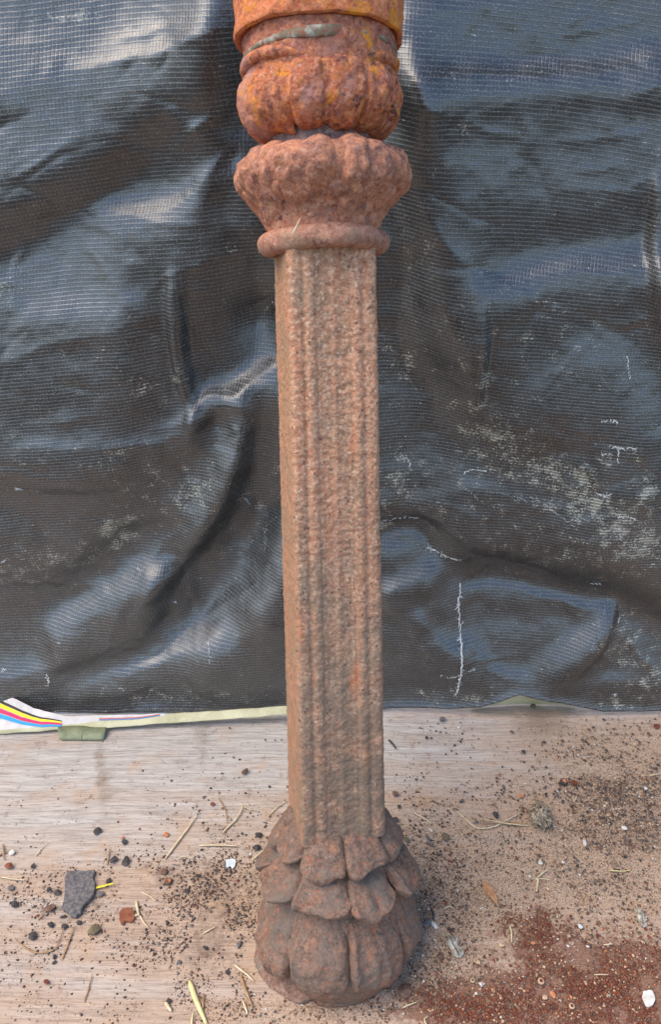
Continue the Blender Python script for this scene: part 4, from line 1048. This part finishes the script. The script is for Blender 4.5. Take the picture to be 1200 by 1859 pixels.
# slivers
straw([(705, 1343), (713, 1350), (720, 1359)], 6, M['black_chip'], 'dark pointed splinter right of the shaft, nearest the sheet', 'splinter', 'splinter')
straw([(774, 1516), (780, 1527), (787, 1538)], 7, M['grey_chip'], 'grey sliver between two olive chips right of the foot', 'splinter', 'splinter')
straw([(783, 1648), (788, 1662), (790, 1680)], 5, M['black_chip'], 'black upright splinter beside the grey chip at the foot', 'splinter', 'splinter')
straw([(828, 1668), (836, 1676), (842, 1681)], 5, M['brown_chip'], 'brown splinter above the white bark piece', 'splinter', 'splinter')
# bark pieces
def bark(px, py, L, wd, ang, label):
    s = px2m(px, py); n, m = 22, 9; V = []
    for i in range(n):
        t = i / (n - 1) * 2 - 1; prof = (1 - abs(t) ** 3) ** .5 * (1 + .25 * math.sin(6 * t + px))
        for j in range(m):
            a = math.pi * j / (m - 1); r = wd * s / 2 * prof * (1 + .35 * noise(np.array([t * 2, a, px * .1]), 2.5, 3) + .2 * noise(np.array([t * .6, a * 3, px * .1]), 3, 6))
            V.append((r * math.cos(a), t * L * s / 2 * 1.15, .0006 + r * .8 * math.sin(a)))
    o = mesh_np('bark_piece', V, gridfaces(m, n), M['bark'], smooth=False); o.location = ground(px, py); o.rotation_euler = (0, 0, math.radians(ang)); tag(o, label, 'bark')
    sm = o.modifiers.new('thickness', 'SOLIDIFY'); sm.thickness = .0008
bark(823, 1717, 42, 18, 22, 'whitish weathered bark piece near the lower right of the foot')
bark(1164, 1667, 30, 14, -3, 'whitish split bark piece near the right picture edge')
# winged seed
e = bpy.data.objects.new('winged_seed', None); COL.objects.link(e); e.location = ground(891, 1625); tag(e, 'brown winged seed lying flat right of the column foot', 'seed')
Q0 = ground(891, 1625); outl = smoothcurve([(905, 1646), (897, 1636), (884, 1622), (877, 1609), (879, 1602), (886, 1603), (895, 1612), (902, 1626), (905, 1646)], 40)
V = [ground(x, y, .0035) - Q0 for x, y in outl]; V.append(ground(891, 1620, .0055) - Q0)
mesh_np('wing', V, [(i, (i + 1) % 40, 40) for i in range(40)], M['seed'], e)
straw([(880, 1604), (893, 1618), (906, 1648)], 3.2, M['brown_chip'], None, parent=e, origin=np.array(Q0), name='rib', lift=.003)
# dried flower head with stalk
e = bpy.data.objects.new('dried_flower', None); COL.objects.link(e); Q0 = np.array(ground(981, 1492)); e.location = Q0; tag(e, 'dried grey flower head on a thin stalk, right of the column', 'dried flower')
V = []; Fa = []
s = px2m(981, 1490)
for i in range(700):
    d = rng.normal(0, 1, 3); d /= np.linalg.norm(d); r = s * 24 * rng.uniform(.6, 1.0) * (1 + .3 * noise(d, 2.2, 4))
    c = d * r * np.array([.95, 1.1, .75]) + np.array([0, .002, s * 13]); c[2] = max(c[2], .001)
    t = rng.normal(0, 1, 3); t /= np.linalg.norm(t); b = np.cross(t, d); b /= np.linalg.norm(b) + 1e-9; L = s * rng.uniform(5, 13); wd = s * rng.uniform(1.2, 3.6)
    k = len(V); V += [c - t * L / 2, c + b * wd / 2, c + t * L / 2, c - b * wd / 2]; Fa.append((k, k + 1, k + 2, k + 3))
mesh_np('petal_mass', V, Fa, M['fluff'], e, smooth=False)
D_ = []
T, Pn = np.meshgrid(np.linspace(0, 2 * math.pi, 24, endpoint=False), np.linspace(.05, math.pi - .05, 14))
D = np.stack([np.sin(Pn) * np.cos(T), np.sin(Pn) * np.sin(T), np.cos(Pn)], -1)
D = D * (s * 15 * (1 + .35 * noise(D, 2.5, 8) + .2 * noise(D, 6, 9)))[..., None] * np.array([1, 1.1, .8]); D[..., 2] += s * 12
mesh_np('flower_head', D.reshape(-1, 3), gridfaces(24, 14, True), M['fluff'], e)
straw([(958, 1496), (910, 1495), (866, 1492)], 5, M['straw_brown'], None, parent=e, origin=Q0, name='stalk', lift=.004)
straw([(962, 1500), (925, 1498), (872, 1490)], 3, M['straw'], None, parent=e, origin=Q0, name='stalk', lift=.005)
chip(864, 1493, 9, M['grey_chip'], 'bluish crumb at the loose end of the dried flower stalk', 'crumb', 'crumb')
straw([(825, 1470), (846, 1488), (867, 1503), (896, 1501), (920, 1488), (943, 1476)], 4, M['straw'], 'bent pale straw crossing the dried flower stalk')
# straws
ST = [
 ([(298, 1561), (330, 1518), (358, 1478)], 6, 'straw', 'long leaning straw left of the column, midway to the grey flake'),
 ([(403, 1513), (430, 1485), (443, 1462)], 5, 'straw', 'straw leaning left of the shaft, crossed by a thin one'),
 ([(396, 1450), (408, 1470), (412, 1496)], 3, 'straw_brown', 'thin brown straw meeting the leaning straw left of the shaft'),
 ([(434, 1458), (448, 1468), (462, 1471)], 2.5, 'straw', 'short thin straw at the top of the leaning straw by the shaft'),
 ([(360, 1535), (400, 1534), (433, 1537)], 5, 'straw', 'level pale straw left of the foot'),
 ([(343, 1781), (356, 1820), (374, 1862)], 13, 'straw_yellow', 'broad yellow straw blade cut by the bottom edge'),
 ([(437, 1770), (447, 1800), (459, 1831)], 7, 'straw_brown', 'stout tan straw below left of the foot'),
 ([(425, 1752), (446, 1768), (463, 1783)], 5, 'straw', 'pale straw slanting down to the foot above the stout tan one'),
 ([(441, 1817), (445, 1830), (449, 1843)], 6, 'straw', 'short pale straw end below the stout tan straw'),
 ([(153, 1820), (160, 1795), (166, 1770)], 4, 'straw_brown', 'upright thin straw near the bottom left'),
 ([(112, 1743), (123, 1715), (134, 1685)], 5, 'straw_brown', 'leaning brown straw under the large grey flake'),
 ([(27, 1707), (48, 1722), (67, 1730), (95, 1727), (108, 1710), (119, 1680)], 4, 'straw_brown', 'long bent brown straw curving at the lower left'),
 ([(299, 1820), (310, 1838)], 9, 'straw', 'thick short straw stub near the bottom edge'),
 ([(347, 1862), (350, 1838)], 4, 'straw_yellow', 'yellow straw tip at the bottom edge beside the broad blade'),
 ([(-4, 1592), (20, 1596), (46, 1599)], 3.5, 'straw', 'level straw entering from the left picture edge'),
 ([(367, 1696), (380, 1690), (391, 1685)], 4, 'straw', 'short straw in the dirt patch left of the foot'),
 ([(193, 1570), (196, 1556), (198, 1543)], 4, 'straw_brown', 'short upright brown straw left of two black lumps'),
 ([(4, 1532), (6, 1563)], 4, 'straw_brown', 'brown straw stub upright at the left picture edge'),
 ([(486, 1482), (505, 1466), (524, 1453)], 3, 'straw', 'thin straw slanting behind the left of the foot'),
 ([(369, 1804), (367, 1833)], 5, 'straw_brown', 'brown straw stub right of the broad yellow blade'),
 ([(256, 1619), (270, 1626), (283, 1637)], 3, 'straw', 'thin straw above the forked husk'),
 ([(67, 1671), (75, 1664), (83, 1654)], 4, 'straw_brown', 'brown straw under the round brown stone'),
 ([(63, 1554), (73, 1543), (85, 1531)], 3, 'straw', 'thin pale straw left of the lone black lump'),
 ([(457, 1562), (468, 1552), (478, 1545)], 4, 'straw', 'short straw touching the left of the foot'),
 ([(322, 1560), (332, 1556), (352, 1559)], 2.5, 'straw', 'thin level straw under the long leaning straw'),
 ([(752, 1476), (769, 1485), (787, 1497)], 4.5, 'straw', 'pale straw right of the foot pointing to the dried flower'),
 ([(927, 1680), (929, 1696), (929, 1711)], 4.5, 'straw', 'upright straw between winged seed and red grit'),
 ([(1106, 1580), (1125, 1582), (1144, 1581)], 3, 'straw_yellow', 'thin curved straw right of the forked straw'),
 ([(1079, 1770), (1106, 1771)], 3, 'straw', 'level straw lying on the red grit'),
 ([(731, 1830), (743, 1825), (756, 1821)], 4.5, 'straw', 'pale straw under the dark squarish iron chunk'),
 ([(805, 1650), (815, 1648), (823, 1650)], 4, 'straw', 'short pale straw left of the winged seed'),
 ([(1180, 1409), (1204, 1405)], 3, 'straw', 'short straw at the right picture edge'),
 ([(965, 1438), (975, 1450), (985, 1462)], 2, 'straw_brown', 'hair-thin stalk pointing down at the dried flower head'),
 ([(1096, 1716), (1112, 1715)], 4, 'straw', 'short straw chip above the level straw on the red grit'),
 ([(775, 1862), (772, 1852), (778, 1846)], 3, 'straw', 'straw tip at the bottom edge right of the foot'),
 ([(155, 1620), (178, 1606), (184, 1592)], 0.1, 'straw_brown', None),
]
for pts, wpx, m, lb in ST:
    if lb: straw(pts, wpx, M[m], lb, lift=.0015)
e = bpy.data.objects.new('forked_straw', None); COL.objects.link(e); Q0 = np.array(ground(974, 1596)); e.location = Q0; tag(e, 'small pale straw forked like a Y, right of the winged seed', 'straw')
for i, pts in enumerate([[(974, 1620), (975, 1606), (975, 1594)], [(975, 1595), (985, 1586), (996, 1579)], [(966, 1595), (985, 1595), (1002, 1598)]]):
    straw(pts, [5, 4, 2.5][i], M['straw'], None, parent=e, origin=Q0, name='twig')
# straw caught on the ring of the column
def on_front(a, b):
    lo = zr(b, 1)[1]; d = float(project(l2w((0, 0, lo)))[2]); x = (a - project(l2w((0, 0, lo)))[0]) * d / F
    return l2w((x, -(rr + .0035), lo + .0))
straw([(536, 432), (543, 420), (550, 406)], 2.6, M['straw'], 'tiny straw caught on the ring under the capital', h3=lambda a, b: on_front(a, b + 8), sw=.0009)

# anonymous small chips by region (alike crumbs)
def region(n, sampler, sizes, mats, label, group, name='crumb', cat='crumb', seed=1):
    r = np.random.default_rng(seed); made = []; protos = []
    for q in range(5):
        o = chip(300, 1700, 10, M[mats[q % len(mats)]], label, cat, name, group, asp=r.uniform(.6, 1), seed=seed * 31 + q); protos.append(o)
    s0 = px2m(300, 1700)
    for i in range(n):
        for _ in range(40):
            x, y = sampler(r)
            if not (478 < x < 760 and 1445 < y < 1815) and 1318 < y < 1858 and 2 < x < 1198 and all((x - a) ** 2 + (y - b) ** 2 > 140 for a, b in made): break
        made.append((x, y)); p = protos[i % 5]; o = p if i < 5 else p.copy()
        if i >= 5: COL.objects.link(o)
        k = r.uniform(*sizes) / 10 * px2m(x, y) / s0; o.scale = (k, k, k); q = ground(x, y); o.location = (q[0], q[1], 0); o.rotation_euler = (0, 0, r.uniform(0, 6))

# ------------------------------------------------------------------ loose grit (uncountable)
def grit(name, n, sampler, sizes, mats, weights, label, seed):
    r = np.random.default_rng(seed)
    x, y = sampler(r, n)
    ok = (y > 1300) & (y < 1990) & (x > -250) & (x < 1450); x = x[ok]; y = y[ok]
    dB = ((x - 612) / 135) ** 2 + ((y - 1690) / 110) ** 2; ok = dB > 1; x = x[ok]; y = y[ok]; n = len(x)
    C = ground(x, y); ok = (C[:, 1] < 1.085) & (fbm(C, 22, 4, seed, .6) + r.normal(0, .25, n) > (-.12 if seed != 13 else -.45)); C = C[ok]; n = len(C)
    dep = (C - CAM) @ FWD
    s = sizes[0] * (sizes[1] / sizes[0]) ** (r.random(n) ** 3.2) * dep / F / 2
    base = np.array([(1, 0, 0), (.3, .95, 0), (-.8, .6, 0), (-.8, -.6, 0), (.3, -.95, 0), (.1, 0, .7), (-.25, .1, .55)], float)
    fc = np.array([(0, 1, 5), (1, 2, 6), (1, 6, 5), (2, 3, 6), (3, 4, 5), (3, 5, 6), (4, 0, 5)])
    a = r.uniform(0, 2 * math.pi, n); ca, sa = np.cos(a), np.sin(a)
    jit = 1 + r.normal(0, .22, (n, 7, 3)); Bv = base[None] * jit; Bv[:, :5, 2] = 0
    V = np.empty((n, 7, 3)); V[..., 0] = (Bv[..., 0] * ca[:, None] - Bv[..., 1] * sa[:, None] * .8) * s[:, None] + C[:, None, 0]
    V[..., 1] = (Bv[..., 0] * sa[:, None] + Bv[..., 1] * ca[:, None] * .8) * s[:, None] + C[:, None, 1]
    V[..., 2] = Bv[..., 2] * s[:, None] * 1.2 - .0006
    V[:, 5:, 2] = np.maximum(V[:, 5:, 2], .0004)
    Fa = (fc[None] + 7 * np.arange(n)[:, None, None]).reshape(-1, 3)
    mi = np.repeat(r.choice(len(mats), n, p=np.array(weights) / sum(weights)), 7)
    o = mesh_np(name, V.reshape(-1, 3), Fa, mats=[M[m] for m in mats], midx=mi, smooth=False)
    return tag(o, label, None, None, 'stuff')
def mixs(L):
    def f(r, n):
        w_ = np.array([q[5] for q in L], float); k = r.choice(len(L), n, p=w_ / w_.sum()); A = np.array([q[:5] for q in L], float)[k]
        dx = r.normal(0, 1, n) * A[:, 2]; dy = r.normal(0, 1, n) * A[:, 3]; an = np.radians(A[:, 4])
        return A[:, 0] + dx * np.cos(an) - dy * np.sin(an), A[:, 1] + dx * np.sin(an) + dy * np.cos(an)
    return f
grit('dark_grit', 32000, mixs([(180, 1650, 130, 60, 0, 3), (400, 1640, 55, 75, 0, 3), (360, 1730, 70, 50, 0, 1), (100, 1780, 150, 60, 0, .8), (300, 1500, 160, 60, 0, .5), (960, 1480, 220, 110, 0, 4), (1130, 1430, 70, 60, 20, 3), (780, 1640, 60, 110, 0, 2.5), (1120, 1560, 90, 60, 0, 2), (560, 1830, 200, 20, 0, 1.5), (640, 1560, 500, 140, 0, 1)]),
     (1.1, 7.0), ['black_chip', 'brown_chip', 'grey_chip', 'red_chip'], [4, 4, 1.5, .5], 'fine dark grit scattered over the plywood', 11)
grit('sandy_grit', 20000, mixs([(960, 1600, 190, 110, 0, 4), (1120, 1440, 90, 70, 0, 2), (800, 1740, 90, 80, 0, 2), (1050, 1740, 170, 60, 0, 1.2), (580, 1840, 160, 25, 0, .8), (420, 1640, 70, 80, 0, .5)]),
     (1.1, 6.5), ['tan_chip', 'dust_grain', 'white_chip', 'olive_chip', 'brown_chip'], [3, 4, .9, 2, 3], 'pale sandy grit caked over the boards right of the column', 12)
grit('rust_grit', 27000, mixs([(1050, 1810, 140, 36, 0, 5), (1180, 1790, 90, 60, 0, 2.5), (840, 1835, 60, 24, -10, 1.4), (985, 1700, 42, 26, 30, .9), (1070, 1735, 90, 24, 15, .8), (1000, 1890, 200, 40, 0, 1.5)]),
     (1.2, 7.5), ['red_chip', 'rust_chip', 'brown_chip', 'orange_chip', 'tan_chip'], [6, 4, 4, .35, .7], 'rust red grit heaped thinly at the lower right', 13)
